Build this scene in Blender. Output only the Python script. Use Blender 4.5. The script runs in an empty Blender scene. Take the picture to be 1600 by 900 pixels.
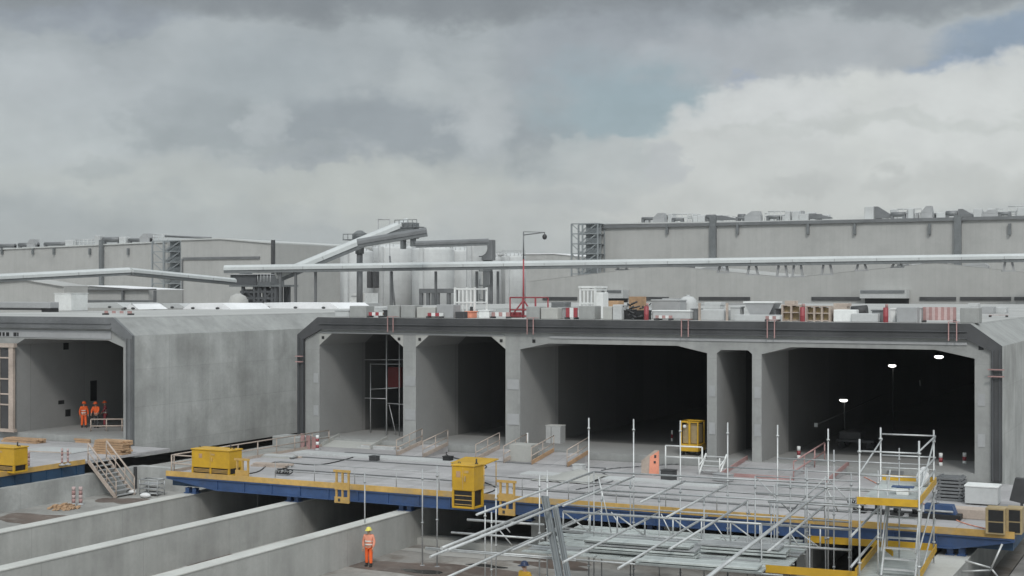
import bpy, bmesh, math, random
from mathutils import Vector, Matrix
from mathutils.geometry import tessellate_polygon
random.seed(7)
SC = bpy.context.scene
COL = SC.collection
# ------------------------------------------------------------------ camera
CAMH = 9.75
YAW = math.radians(26.565)
FPX = 2200.0
cd = bpy.data.cameras.new('camera'); cam = bpy.data.objects.new('camera', cd); COL.objects.link(cam)
cam.location = (0, 0, CAMH); cam.rotation_euler = (math.pi/2, 0, YAW)
cd.sensor_width = 36; cd.lens = 36*FPX/1600; cd.shift_y = 5/1600; cd.clip_start = .5; cd.clip_end = 6000
SC.camera = cam
# ------------------------------------------------------------------ colour management
SC.view_settings.view_transform = 'Standard'; SC.view_settings.look = 'None'
SC.view_settings.exposure = 0.0; SC.view_settings.gamma = 1
# ------------------------------------------------------------------ sky
SKY_STRENGTH = 0.10
SUN_EL = math.radians(42); SUN_AZ = math.radians(150)     # azimuth clockwise from +Y: behind the camera, to the right
CB = 10.0                                                  # cloud radiance is divided by the strength
W = bpy.data.worlds.new('World'); SC.world = W; W.use_nodes = True
nt = W.node_tree; nt.nodes.clear()
def N(t, **k):
    n = nt.nodes.new(t)
    for a, b in k.items(): setattr(n, a, b)
    return n
def L(a, b): nt.links.new(a, b)
def M(op, a, b=None, c=None, clamp=False):
    n = N('ShaderNodeMath', operation=op); n.use_clamp = clamp
    for i, v in enumerate((a, b, c)):
        if v is None: continue
        if hasattr(v, 'links'): L(v, n.inputs[i])
        else: n.inputs[i].default_value = v
    return n.outputs[0]
def MIX(f, a, b):
    n = N('ShaderNodeMix', data_type='RGBA')
    for i, v in ((0, f), (6, a), (7, b)):
        if hasattr(v, 'links'): L(v, n.inputs[i])
        else: n.inputs[i].default_value = v if i == 0 else (*v, 1)
    return n.outputs[2]
wo = N('ShaderNodeOutputWorld'); bg = N('ShaderNodeBackground'); bg.inputs[1].default_value = SKY_STRENGTH
L(bg.outputs[0], wo.inputs[0])
sky = N('ShaderNodeTexSky', sky_type='NISHITA'); sky.sun_disc = False
sky.sun_elevation = SUN_EL; sky.sun_rotation = SUN_AZ
tc = N('ShaderNodeTexCoord'); sep = N('ShaderNodeSeparateXYZ'); L(tc.outputs['Generated'], sep.inputs[0])
X_, Y_, Z_ = sep.outputs
az = M('ARCTAN2', X_, Y_); el = M('ARCSINE', Z_)
cb = N('ShaderNodeCombineXYZ'); L(az, cb.inputs[0]); L(M('MULTIPLY', el, 1.5), cb.inputs[1])
def noise(vec, scale, detail=6, rough=.55, off=(0, 0, 0)):
    m = N('ShaderNodeMapping'); m.inputs[1].default_value = off; L(vec, m.inputs[0])
    n = N('ShaderNodeTexNoise'); n.inputs['Scale'].default_value = scale; n.inputs['Detail'].default_value = detail
    n.inputs['Roughness'].default_value = rough; L(m.outputs[0], n.inputs[0]); return n
nA = noise(cb.outputs[0], 9, 7, .55); nB = noise(cb.outputs[0], 14, 8, .6, (3, 7, 1)); nC = noise(cb.outputs[0], 38, 6, .6, (1, 2, 5))
nW = noise(cb.outputs[0], 17, 8, .62, (5, 5, 2))
wsep = N('ShaderNodeSeparateColor'); L(nW.outputs['Color'], wsep.inputs[0])
azw = M('ADD', az, M('MULTIPLY', M('SUBTRACT', wsep.outputs[0], .5), .10))
elw = M('ADD', el, M('MULTIPLY', M('SUBTRACT', wsep.outputs[1], .5), .07))
def blob(px, py, sx, sy, hard=0.0, edge=1.6):
    a0 = math.atan((px-800)/FPX) - YAW; e0 = math.atan((455-py)/FPX*math.cos(math.atan((px-800)/FPX)))
    dx = M('DIVIDE', M('SUBTRACT', azw, a0), sx/FPX); dy = M('DIVIDE', M('SUBTRACT', elw, e0), sy/FPX)
    r2 = M('ADD', M('MULTIPLY', dx, dx), M('MULTIPLY', dy, dy))
    mr = N('ShaderNodeMapRange', interpolation_type='SMOOTHSTEP'); L(r2, mr.inputs[0])
    mr.inputs[1].default_value = hard; mr.inputs[2].default_value = edge; mr.inputs[3].default_value = 1; mr.inputs[4].default_value = 0
    return mr.outputs[0]
def lin(r, g, b):
    f = lambda v: ((v/255+.055)/1.055)**2.4 if v > 10 else v/255/12.92
    return (f(r)*CB, f(g)*CB, f(b)*CB)
c = MIX(nA.outputs[0], lin(142, 149, 153), lin(192, 198, 199))
for px, py, sx, sy, hard, edge, f, col in (
    (90, 210, 150, 110, .3, 1.5, .7, (190, 196, 197)), (330, 170, 260, 70, .1, 1.6, .4, (170, 178, 180)),
    (640, 205, 270, 70, .3, 1.45, .85, (148, 155, 160)), (290, 185, 110, 55, .4, 1.3, .7, (153, 160, 163)), (420, 190, 45, 40, .3, 1.4, .7, (178, 184, 186)),
    (665, 125, 50, 42, .0, 1.6, .55, (184, 190, 191)), (745, 190, 65, 70, .0, 1.6, .65, (192, 197, 198)), (830, 150, 70, 60, .0, 1.6, .4, (178, 184, 187)),
    (450, 300, 520, 60, .2, 1.5, .75, (184, 189, 187)), (170, 265, 60, 22, .1, 1.6, .6, (164, 171, 173)), (760, 330, 120, 30, .1, 1.6, .5, (172, 178, 181)), (120, 130, 200, 60, .0, 1.6, .5, (180, 186, 189)), (430, 110, 130, 50, .0, 1.6, .45, (160, 168, 172)), (500, 250, 140, 12, .0, 1.6, .5, (150, 157, 165)),
    (800, -20, 1800, 60, .0, 1.6, .85, (128, 133, 136)), (120, 20, 160, 28, .1, 1.6, .6, (142, 149, 158)),
    (1000, 80, 230, 75, .3, 1.5, .7, (151, 157, 163)), (985, 165, 150, 85, .0, 1.6, .85, (153, 171, 178)), (1330, 85, 330, 45, .3, 1.6, .6, (178, 182, 185)),
    (1590, 62, 125, 38, .0, 1.5, .9, (138, 154, 171)), (1165, 110, 28, 12, .1, 1.5, .6, (158, 168, 184)), (1490, 92, 90, 18, .2, 1.5, .7, (150, 165, 185)),
    (1390, 225, 345, 108, .75, 1.45, .97, (210, 213, 210)), (1560, 190, 190, 95, .7, 1.4, .9, (208, 211, 209)), (1180, 190, 130, 70, .6, 1.5, .85, (207, 210, 209)),
    (1120, 290, 220, 95, .8, 1.3, .85, (200, 203, 201)), (955, 265, 85, 50, .5, 1.5, .7, (176, 182, 183)), (1030, 255, 35, 42, .4, 1.5, .8, (184, 188, 190)), (905, 235, 40, 24, .5, 1.4, .5, (182, 188, 188)),
    (1420, 188, 300, 14, .0, 1.6, .35, (180, 185, 181)), (1250, 335, 800, 60, .1, 1.6, .6, (194, 197, 195)), (620, 290, 200, 40, .0, 1.6, .5, (190, 194, 190)), (250, 335, 300, 30, .0, 1.6, .5, (164, 171, 174)), (900, 320, 90, 25, .0, 1.6, .5, (172, 177, 179)), (1250, 290, 60, 16, .1, 1.6, .4, (178, 181, 180)), (1380, 280, 30, 16, .1, 1.6, .4, (180, 183, 182)), (1500, 300, 120, 30, .1, 1.6, .35, (184, 187, 185))):
    c = MIX(M('MULTIPLY', blob(px, py, sx, sy, hard, edge), f), c, lin(*col))
fine = N('ShaderNodeMapRange'); L(M('ADD', M('MULTIPLY', nB.outputs[0], .7), M('MULTIPLY', nC.outputs[0], .3)), fine.inputs[0])
fine.inputs[1].default_value = .25; fine.inputs[2].default_value = .75; fine.inputs[3].default_value = .86; fine.inputs[4].default_value = 1.12
vm = N('ShaderNodeVectorMath', operation='SCALE'); L(c, vm.inputs[0]); L(fine.outputs[0], vm.inputs['Scale'])
# overcast sky: the part overhead is brighter than the part near the horizon
zen = N('ShaderNodeMapRange', interpolation_type='SMOOTHSTEP'); L(Z_, zen.inputs[0])
zen.inputs[1].default_value = .24; zen.inputs[2].default_value = .75; zen.inputs[3].default_value = 1.0; zen.inputs[4].default_value = 1.5
vm2 = N('ShaderNodeVectorMath', operation='SCALE'); L(vm.outputs[0], vm2.inputs[0]); L(zen.outputs[0], vm2.inputs['Scale'])
# the cloud in front of the veiled sun glows
dt = N('ShaderNodeVectorMath', operation='DOT_PRODUCT'); L(tc.outputs['Generated'], dt.inputs[0])
dt.inputs[1].default_value = (math.sin(SUN_AZ)*math.cos(SUN_EL), math.cos(SUN_AZ)*math.cos(SUN_EL), math.sin(SUN_EL))
glow = N('ShaderNodeMapRange', interpolation_type='SMOOTHSTEP'); L(dt.outputs['Value'], glow.inputs[0])
glow.inputs[1].default_value = .05; glow.inputs[2].default_value = 1.0; glow.inputs[3].default_value = 1.0; glow.inputs[4].default_value = 2.1
vm3 = N('ShaderNodeVectorMath', operation='SCALE'); L(vm2.outputs[0], vm3.inputs[0]); L(glow.outputs[0], vm3.inputs['Scale'])
L(MIX(.94, sky.outputs[0], vm3.outputs[0]), bg.inputs[0])
# ------------------------------------------------------------------ sun (veiled by cloud)
sl = bpy.data.lights.new('sun', 'SUN'); sl.energy = 1.3; sl.angle = math.radians(10); sl.color = (1, .97, .92)
so = bpy.data.objects.new('sun', sl); COL.objects.link(so)
sd = Vector((math.sin(SUN_AZ)*math.cos(SUN_EL), math.cos(SUN_AZ)*math.cos(SUN_EL), math.sin(SUN_EL)))
so.rotation_euler = sd.to_track_quat('Z', 'Y').to_euler(); so.location = (0, -20, 60)

# ------------------------------------------------------------------ measuring helpers (photo pixel + a known plane -> point)
_c, _s = math.cos(YAW), math.sin(YAW)
def ray(px, py):
    a = (px-800)/FPX; b = (455-py)/FPX
    return Vector((_c*a-_s, _s*a+_c, b))
O = Vector((0, 0, CAMH))
def pY(px, py, Y): d = ray(px, py); return O + d*(Y/d.y)
def pX(px, py, X): d = ray(px, py); return O + d*(X/d.x)
def pz(px, py, z): d = ray(px, py); return O + d*((z-CAMH)/d.z)
def pD(px, py, depth): return O + ray(px, py)*depth
# scaffold frame: turned a few degrees against the tunnel
SA = YAW - math.radians(22.2)
SU = Vector((math.cos(SA), math.sin(SA), 0)); SV = Vector((-math.sin(SA), math.cos(SA), 0)); SZ = Vector((0, 0, 1))
def pv(px, py, v): d = ray(px, py); return O + d*(v/d.dot(SV))
def uvz(u, v, z): return SU*u + SV*v + SZ*z

# ------------------------------------------------------------------ materials
def mat(name, col, rough=.7, var=.18, scale=3.0, bump=.0, metal=0.0, streak=0.0, dirt=None, emis=None, grid=None, bore_shade=None, dscale=None):
    m = bpy.data.materials.new(name); m.use_nodes = True
    t = m.node_tree; n = t.nodes; b = n['Principled BSDF']
    b.inputs['Roughness'].default_value = rough; b.inputs['Metallic'].default_value = metal
    if emis:
        b.inputs['Base Color'].default_value = (*col, 1)
        b.inputs['Emission Color'].default_value = (*col, 1); b.inputs['Emission Strength'].default_value = emis; return m
    tx = n.new('ShaderNodeTexCoord'); o = tx.outputs['Object']
    def nz(sc, det, off, stretch=(1, 1, 1)):
        mp = n.new('ShaderNodeMapping'); mp.inputs[1].default_value = off; mp.inputs[3].default_value = stretch
        t.links.new(o, mp.inputs[0]); q = n.new('ShaderNodeTexNoise'); q.inputs['Scale'].default_value = sc
        q.inputs['Detail'].default_value = det; q.inputs['Roughness'].default_value = .62; t.links.new(mp.outputs[0], q.inputs[0]); return q.outputs[0]
    def mth(op, a, bb):
        q = n.new('ShaderNodeMath'); q.operation = op
        for i, v in enumerate((a, bb)):
            if hasattr(v, 'links'): t.links.new(v, q.inputs[i])
            else: q.inputs[i].default_value = v
        return q.outputs[0]
    def mr(v, a, bb, cc, d):
        q = n.new('ShaderNodeMapRange'); t.links.new(v, q.inputs[0])
        for i, x in enumerate((a, bb, cc, d)): q.inputs[i+1].default_value = x
        return q.outputs[0]
    big = nz(scale*.12, 5, (3, 1, 7)); fine = nz(scale*2.2, 6, (1, 9, 4))
    f = mth('MULTIPLY', mr(big, .3, .7, 1-var, 1+var), mr(fine, .3, .7, 1-var*.5, 1+var*.5))
    if streak:
        st = nz(1.1, 6, (2, 4, 0), (1, 1, .07)); f = mth('MULTIPLY', f, mr(st, .35, .75, 1+streak*.3, 1-streak))
        st2 = nz(.35, 4, (7, 1, 3), (1, 1, 1.2)); f = mth('MULTIPLY', f, mr(st2, .45, .7, 1.05, 1-streak*.7))
    if grid:   # casting / cladding joints: (spacing x, spacing y, spacing z, line width, darkening)
        sp = n.new('ShaderNodeSeparateXYZ'); t.links.new(o, sp.inputs[0])
        for i in range(3):
            if not grid[i]: continue
            w = mth('FRACT', mth('DIVIDE', sp.outputs[i], grid[i]), 0)
            ln = mth('LESS_THAN', w, grid[3]/grid[i]); f = mth('MULTIPLY', f, mth('SUBTRACT', 1.0, mth('MULTIPLY', ln, grid[4])))
            cell = n.new('ShaderNodeTexWhiteNoise'); cell.noise_dimensions = '1D'
            t.links.new(mth('FLOOR', mth('DIVIDE', sp.outputs[i], grid[i]), 0), cell.inputs['W'])
            f = mth('MULTIPLY', f, mr(cell.outputs[0], 0, 1, 1-grid[4]*.22, 1+grid[4]*.22))
    if bore_shade:   # shade deep in the bores, painted as darker concrete past a set Y
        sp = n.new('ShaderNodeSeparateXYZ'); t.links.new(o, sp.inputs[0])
        st_ = mth('GREATER_THAN', sp.outputs[1], bore_shade[0]); f = mth('MULTIPLY', f, mth('SUBTRACT', 1.0, mth('MULTIPLY', st_, 1-bore_shade[1])))
    mx = n.new('ShaderNodeVectorMath'); mx.operation = 'SCALE'; mx.inputs[0].default_value = col
    t.links.new(f, mx.inputs['Scale']); outc = mx.outputs[0]
    if dirt:
        g = n.new('ShaderNodeMix'); g.data_type = 'RGBA'; t.links.new(mr(nz(dscale or scale*.5, 9, (8, 3, 2)), .47 if dscale else .52, .7, 0, dirt[3]), g.inputs[0])
        t.links.new(outc, g.inputs[6]); g.inputs[7].default_value = (*dirt[:3], 1); outc = g.outputs[2]
    t.links.new(outc, b.inputs['Base Color'])
    t.links.new(mr(fine, .3, .7, max(0, rough-.1), min(1, rough+.1)), b.inputs['Roughness'])
    if bump:
        bp = n.new('ShaderNodeBump'); bp.inputs['Strength'].default_value = bump; bp.inputs['Distance'].default_value = .03
        t.links.new(fine, bp.inputs['Height']); t.links.new(bp.outputs[0], b.inputs['Normal'])
    return m
MT = dict(
 conc=mat('concrete', (.3, .305, .298), .85, .1, 3, .25, streak=.16, grid=(0, 0, 2.0, .025, .12), dirt=(.21, .21, .205, .4)),
 conc_wall=mat('cast concrete', (.42, .425, .415), .85, .13, 2.6, .3, streak=.2, grid=(0, 4.0, 2.4, .03, .16), dirt=(.235, .235, .225, .75), dscale=.3),
 conc_in=mat('tunnel lining concrete', (.29, .29, .285), .9, .08, 2, .15, grid=(0, 5.0, 0, .04, .25), bore_shade=(80.4, .5)),
 conc_pale=mat('pale concrete', (.39, .39, .37), .85, .1, 3, .2),
 conc_skid=mat('skid wall concrete', (.375, .375, .36), .85, .1, 2.5, .25, streak=.18, grid=(0, 6.0, 0, .03, .2)),
 roofc=mat('roof concrete', (.4, .4, .39), .9, .14, 1.5, .2, dirt=(.3, .3, .29, .5)),
 ground=mat('pit ground', (.3, .285, .265), .85, .3, 1.0, .5, dirt=(.14, .115, .095, .9)),
 ledge=mat('ledge ground', (.3, .295, .28), .9, .25, 2, .4, dirt=(.2, .19, .175, .6)),
 gravel=mat('gravel', (.2, .19, .18), .95, .3, 8, .6),
 deck=mat('deck sheet', (.38, .37, .375), .75, .13, 2.4, .1, grid=(2.4, 1.2, 0, .03, .35), dirt=(.25, .245, .24, .5)),
 steel_d=mat('dark steel', (.07, .071, .074), .6, .2, 2, .1, metal=.2, streak=.2),
 steel_e=mat('worn dark steel', (.075, .078, .083), .55, .2, 2, .1),
 steel_m=mat('grey steel', (.17, .175, .18), .5, .2, 3, .1, metal=.3),
 galv=mat('galvanised tube', (.52, .53, .53), .45, .25, 4, .05, metal=.45),
 galv_d=mat('weathered tube', (.38, .39, .395), .5, .25, 4, .05, metal=.4),
 alu=mat('scaffold boards', (.42, .45, .44), .6, .2, 3, .1, grid=(0, .32, 0, .03, .5)),
 blue=mat('blue paint', (.035, .075, .18), .45, .25, 2, .05, dirt=(.04, .05, .08, .5)),
 blue_d=mat('dark blue paint', (.02, .055, .11), .5, .25, 2, .05),
 yellow=mat('yellow paint', (.56, .33, .02), .45, .14, 2, .03, dirt=(.35, .2, .03, .45)),
 ochre=mat('ochre edge paint', (.52, .33, .1), .55, .25, 2, .03, dirt=(.3, .27, .22, .6)),
 black=mat('black', (.012, .012, .013), .6, .2, 4),
 dark=mat('dark grey', (.05, .05, .052), .6, .3, 4),
 wood=mat('timber', (.42, .27, .16), .8, .3, 4, .2, dirt=(.28, .2, .14, .5)),
 wood_p=mat('pale timber', (.42, .35, .3), .8, .25, 4, .2),
 pink=mat('faded red', (.38, .23, .22), .7, .25, 4),
 steel_l=mat('pale galvanised steel', (.24, .26, .27), .6, .15, 1),
 coping=mat('pale wall top', (.5, .5, .475), .85, .12, 3, .2),
 tan=mat('dull tan paint', (.34, .26, .14), .6, .25, 3, dirt=(.2, .16, .11, .5)),
 red_dark=mat('dark red sheeting', (.12, .02, .02), .8, .2, 3),
 pink_l=mat('pale pink', (.5, .38, .37), .7, .25, 4),
 red=mat('red paint', (.3, .05, .06), .5, .2, 4),
 orange=mat('hi vis orange', (.85, .14, .03), .8, .15, 6),
 orange_p=mat('faded hi vis', (.75, .3, .2), .8, .15, 6),
 white=mat('white paint', (.72, .73, .72), .55, .1, 3, dirt=(.5, .5, .48, .4)),
 sheet=mat('white sheeting', (.78, .78, .79), .7, .08, 2),
 greyp=mat('grey paint', (.34, .345, .35), .6, .12, 2),
 greyl=mat('light grey paint', (.48, .49, .49), .6, .12, 2),
 clad=mat('grey cladding', (.385, .384, .372), .65, .05, .6, streak=.05, grid=(1.0, 0, 0, .05, .1)),
 clad_l=mat('pale cladding', (.4, .395, .38), .65, .05, .6, streak=.05, grid=(1.0, 0, 0, .05, .08)),
 clad_r=mat('roof sheet', (.5, .51, .5), .6, .08, .6),
 silo=mat('silo white', (.55, .56, .56), .5, .07, .5, streak=.1, grid=(0, 0, 2.4, .06, .12)),
 conv=mat('conveyor cover', (.5, .52, .52), .5, .1, .6),
 plant=mat('plant steel', (.15, .16, .165), .6, .3, 1),
 skin=mat('skin', (.45, .28, .2), .6, .05, 5),
 boot=mat('boots', (.03, .028, .025), .7, .2, 5),
 reflect=mat('reflective tape', (.75, .75, .7), .4, .05, 5),
 navy=mat('navy helmet', (.02, .035, .09), .35, .1, 5),
 lampw=mat('lamp glow', (1, .98, .93), emis=3.0),
 glass=mat('dark glass', (.02, .025, .03), .1, .05, 3),
 bag=mat('white bag', (.7, .7, .7), .8, .1, 5, .4),
)
# ------------------------------------------------------------------ mesh helpers
class MB:
    def __init__(s): s.b = bmesh.new()
    def box(s, x0, x1, y0, y1, z0, z1, bev=0):
        v = [s.b.verts.new(p) for p in ((x0,y0,z0),(x1,y0,z0),(x1,y1,z0),(x0,y1,z0),(x0,y0,z1),(x1,y0,z1),(x1,y1,z1),(x0,y1,z1))]
        fs = [s.b.faces.new([v[i] for i in f]) for f in ((3,2,1,0),(4,5,6,7),(0,1,5,4),(1,2,6,5),(2,3,7,6),(3,0,4,7))]
        if bev:
            ed = {e for f in fs for e in f.edges}
            bmesh.ops.bevel(s.b, geom=list(ed), offset=bev, segments=2, profile=.5, affect='EDGES')
        return s
    def obox(s, org, ax, ay, az, bev=0):
        """box from a corner and three edge vectors"""
        o = Vector(org); ax = Vector(ax); ay = Vector(ay); az = Vector(az)
        pts = [o, o+ax, o+ax+ay, o+ay]; pts += [p+az for p in pts]
        v = [s.b.verts.new(p) for p in pts]
        fs = [s.b.faces.new([v[i] for i in f]) for f in ((3,2,1,0),(4,5,6,7),(0,1,5,4),(1,2,6,5),(2,3,7,6),(3,0,4,7))]
        bmesh.ops.recalc_face_normals(s.b, faces=fs)
        if bev: bmesh.ops.bevel(s.b, geom=list({e for f in fs for e in f.edges}), offset=bev, segments=2, profile=.5, affect='EDGES')
        return s
    def tube(s, p, q, r, n=8, r2=None):
        p = Vector(p); q = Vector(q); d = (q-p)
        if d.length < 1e-5: return s
        d.normalize(); a = d.orthogonal().normalized(); b = d.cross(a); r2 = r if r2 is None else r2
        A = [s.b.verts.new(p + (a*math.cos(k*2*math.pi/n)+b*math.sin(k*2*math.pi/n))*r) for k in range(n)]
        B = [s.b.verts.new(q + (a*math.cos(k*2*math.pi/n)+b*math.sin(k*2*math.pi/n))*r2) for k in range(n)]
        for k in range(n): s.b.faces.new((A[k], A[(k+1) % n], B[(k+1) % n], B[k])).smooth = True
        s.b.faces.new(A[::-1]); s.b.faces.new(B); return s
    def bar(s, p, q, w, h, up=(0, 0, 1)):
        p = Vector(p); q = Vector(q); d = (q-p).normalized(); u = Vector(up)
        if abs(d.dot(u)) > .95: u = Vector((0, 1, 0))
        a = d.cross(u).normalized(); b = a.cross(d).normalized()
        return s.obox(p - a*w/2 - b*h/2, a*w, q-p, b*h)
    def lathe(s, c, prof, n=20):
        c = Vector(c); rings = []
        for r, z in prof: rings.append([s.b.verts.new(c + Vector((r*math.cos(k*2*math.pi/n), r*math.sin(k*2*math.pi/n), z))) for k in range(n)])
        for A, B in zip(rings, rings[1:]):
            for k in range(n): s.b.faces.new((A[k], A[(k+1) % n], B[(k+1) % n], B[k])).smooth = True
        s.b.faces.new(rings[0][::-1]); s.b.faces.new(rings[-1]); return s
    def prism(s, poly, d, holes=()):
        """planar polygon (3D points), optional holes, pushed along d"""
        d = Vector(d); loops = [[Vector(p) for p in poly]] + [[Vector(p) for p in h] for h in holes]
        tri = tessellate_polygon(loops); flat = [p for l in loops for p in l]
        A = [s.b.verts.new(p) for p in flat]; B = [s.b.verts.new(p+d) for p in flat]; fs = []
        for t in tri:
            if len(set(t)) < 3: continue
            fs.append(s.b.faces.new([A[i] for i in t])); fs.append(s.b.faces.new([B[i] for i in reversed(t)]))
        k = 0
        for l in loops:
            n = len(l)
            for i in range(n):
                j = (i+1) % n; fs.append(s.b.faces.new((A[k+i], B[k+i], B[k+j], A[k+j])))
            k += n
        bmesh.ops.recalc_face_normals(s.b, faces=fs); return s
    def ball(s, c, r, sc=(1, 1, 1), seg=12):
        m = Matrix.Translation(c) @ Matrix.Diagonal((*sc, 1))
        q = bmesh.ops.create_uvsphere(s.b, u_segments=seg, v_segments=max(6, seg//2+2), radius=r, matrix=m)
        for v in q['verts']:
            for f in v.link_faces: f.smooth = True
        return s
    def build(s, name, m, parent=None):
        me = bpy.data.meshes.new(name); s.b.to_mesh(me); s.b.free()
        o = bpy.data.objects.new(name, me); COL.objects.link(o)
        me.materials.append(MT[m] if isinstance(m, str) else m)
        if parent:
            o.parent = parent
            if parent.type == 'EMPTY' or True: o.matrix_parent_inverse = Matrix.Identity(4)
        return o
def tag(o, label, cat, group=None):
    o['label'] = label; o['category'] = cat
    if group: o['group'] = group
    return o
def thing(name, label, cat, loc=(0, 0, 0), rz=0, group=None):
    o = bpy.data.objects.new(name, None); COL.objects.link(o); o.location = loc; o.rotation_euler = (0, 0, rz); o.empty_display_size = .3
    return tag(o, label, cat, group)
def world(name, label, cat, group=None):        # a thing whose parts are given in world coordinates
    return thing(name, label, cat, group=group)
def struct(o): o['kind'] = 'structure'; return o
def dup(root, loc, rz=0, label=None):
    r = root.copy(); COL.objects.link(r); r.location = loc; r.rotation_euler = (0, 0, rz)
    if label: r['label'] = label
    for ch in list(root.children):
        c2 = ch.copy(); COL.objects.link(c2); c2.parent = r
        for g in ch.children:
            g2 = g.copy(); COL.objects.link(g2); g2.parent = c2
    return r
def pbox(x0, y0, x1, y1, Y, dep=1.0, base=None):
    """box in front-plane Y whose face covers the pixel rectangle; returns x0,x1,Y,Y+dep,z0,z1"""
    a = pY(x0, y1, Y); b = pY(x1, y0, Y); z0 = a.z if base is None else base
    return (a.x, b.x, Y, Y+dep, z0, b.z)

# ================================================================== SETTING
PIT = -2.8
HAZE = .00018
def sheet(name, pts, m):
    b = MB(); b.b.faces.new([b.b.verts.new(p) for p in pts]); return struct(b.build(name, m))
sheet('ground', [(-1500, -150, PIT), (900, -150, PIT), (900, 1800, PIT), (-1500, 1800, PIT)], 'ground')
HZ = MB().box(-1510, 910, -160, 1810, PIT-1, 45).build('haze', 'conc'); HZ['kind'] = 'stuff'
hm = bpy.data.materials.new('haze'); hm.use_nodes = True; hm.node_tree.nodes.clear()
ho = hm.node_tree.nodes.new('ShaderNodeOutputMaterial'); hv = hm.node_tree.nodes.new('ShaderNodeVolumePrincipled')
hv.inputs['Color'].default_value = (.93, .95, .97, 1); hv.inputs['Density'].default_value = HAZE; hv.inputs['Anisotropy'].default_value = .2
hm.node_tree.links.new(hv.outputs[0], ho.inputs['Volume']); HZ.data.materials[0] = hm
struct(MB().box(-57.6, -49.45, 20, 65, PIT+.004, -2.0).build('side_ledge', 'ledge'))
b = MB(); b.prism([(-8.2, 30, PIT), (-7.3, 30, -1.5), (8, 30, -1.2), (8, 30, PIT)], (0, 90, 0)); struct(b.build('gravel_bank', 'gravel'))
def patch(name, cpx, rx, ry, m, z, seed, n=40):
    rnd = random.Random(seed); c0 = pz(*cpx, z); ph = [rnd.uniform(0, 6.28) for _ in range(6)]; pts = []
    for k in range(n):
        a = 2*math.pi*k/n; f = 1+sum(.16/(i*.6+1)*math.sin((i+2)*a+ph[i]) for i in range(6)); pts.append((c0.x+rx*f*math.cos(a), c0.y+ry*f*math.sin(a), z))
    b = MB(); b.b.faces.new([b.b.verts.new(p) for p in pts]); return struct(b.build(name, m))
MT['mud'] = mat('wet mud', (.13, .1, .085), .55, .35, 2.5, .5, dirt=(.22, .2, .18, .8)); MT['puddle'] = mat('puddle', (.06, .058, .055), .06, .1, 1)
MT['screed'] = mat('pale screed', (.4, .39, .37), .85, .15, 2, .2)
patch('mud', (700, 893), 4.6, 1.7, 'mud', PIT+.008, 3); patch('mud', (860, 880), 2.2, 1.0, 'mud', PIT+.008, 5); patch('screed', (720, 866), 3.6, .7, 'screed', PIT+.012, 8); patch('puddle', (660, 893), 1.2, .35, 'puddle', PIT+.013, 6); patch('puddle', (760, 884), 1.0, .3, 'puddle', PIT+.013, 9)
patch('mud', (60, 812), 2.6, 1.6, 'mud', -1.994, 12); patch('mud', (190, 782), 1.4, 1.1, 'mud', -1.994, 14)
patch('screed', (380, 860), 1.6, 4.5, 'screed', PIT+.008, 15); patch('mud', (330, 878), .7, 2.2, 'mud', PIT+.012, 17)
struct(MB().box(-36, -24, 60.3, 61.4, PIT, PIT+.35).build('floor_kerb', 'conc_pale'))

# skid walls the elements slide on
walls = [(-49.05, 20, 'far left of the three long concrete skid walls, beside the ledge with stairs'),
         (-42.45, 20, 'long concrete skid wall between the two other long ones on the left'),
         (-35.75, 20, 'long concrete skid wall nearest the worker, running under the blue deck edge'),
         (-9.6, 20, 'pale concrete skid wall at the bottom right below the blue deck corner')]
for x, y0, lab in walls:
    t = world('skid_wall', lab, 'wall', 'concrete skid walls under the launch deck')
    hw = .62 if x > -10 else .36
    MB().box(x-hw, x+hw, y0, 120, PIT, -1.12).build('wall', 'conc_skid', t)
    MB().box(x-hw-.03, x+hw+.03, y0, 75, -1.12, -1.05, .02).build('coping', 'coping', t)
for x in (-29.2, -22.7, -16.2):
    t = world('skid_wall', 'short skid wall hidden in shade below the middle of the blue deck', 'wall', 'skid walls in the shade')
    MB().box(x-.36, x+.36, 61.2, 120, PIT, -1.12).build('wall', 'conc_skid', t)
    MB().box(x-.39, x+.39, 61.2, 75, -1.12, -1.05, .02).build('coping', 'conc_pale', t)
t = world('retaining_wall', 'concrete retaining wall under the left deck, turning towards the right deck', 'wall')
MB().box(-58.2, -57.6, 20, 65.6, PIT, -.72).build('wall', 'conc_wall', t)
MB().box(-57.6, -48.6, 65, 65.6, PIT, -.66).build('wall', 'conc_wall', t)
MB().box(-57.598, -57.45, 64.85, 64.998, -2, -.7).build('joint_post', 'steel_d', t)
struct(MB().box(-57.6, -49.0, 65.6, 140, PIT, -.75).build('gap_floor', 'ledge'))

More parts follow.
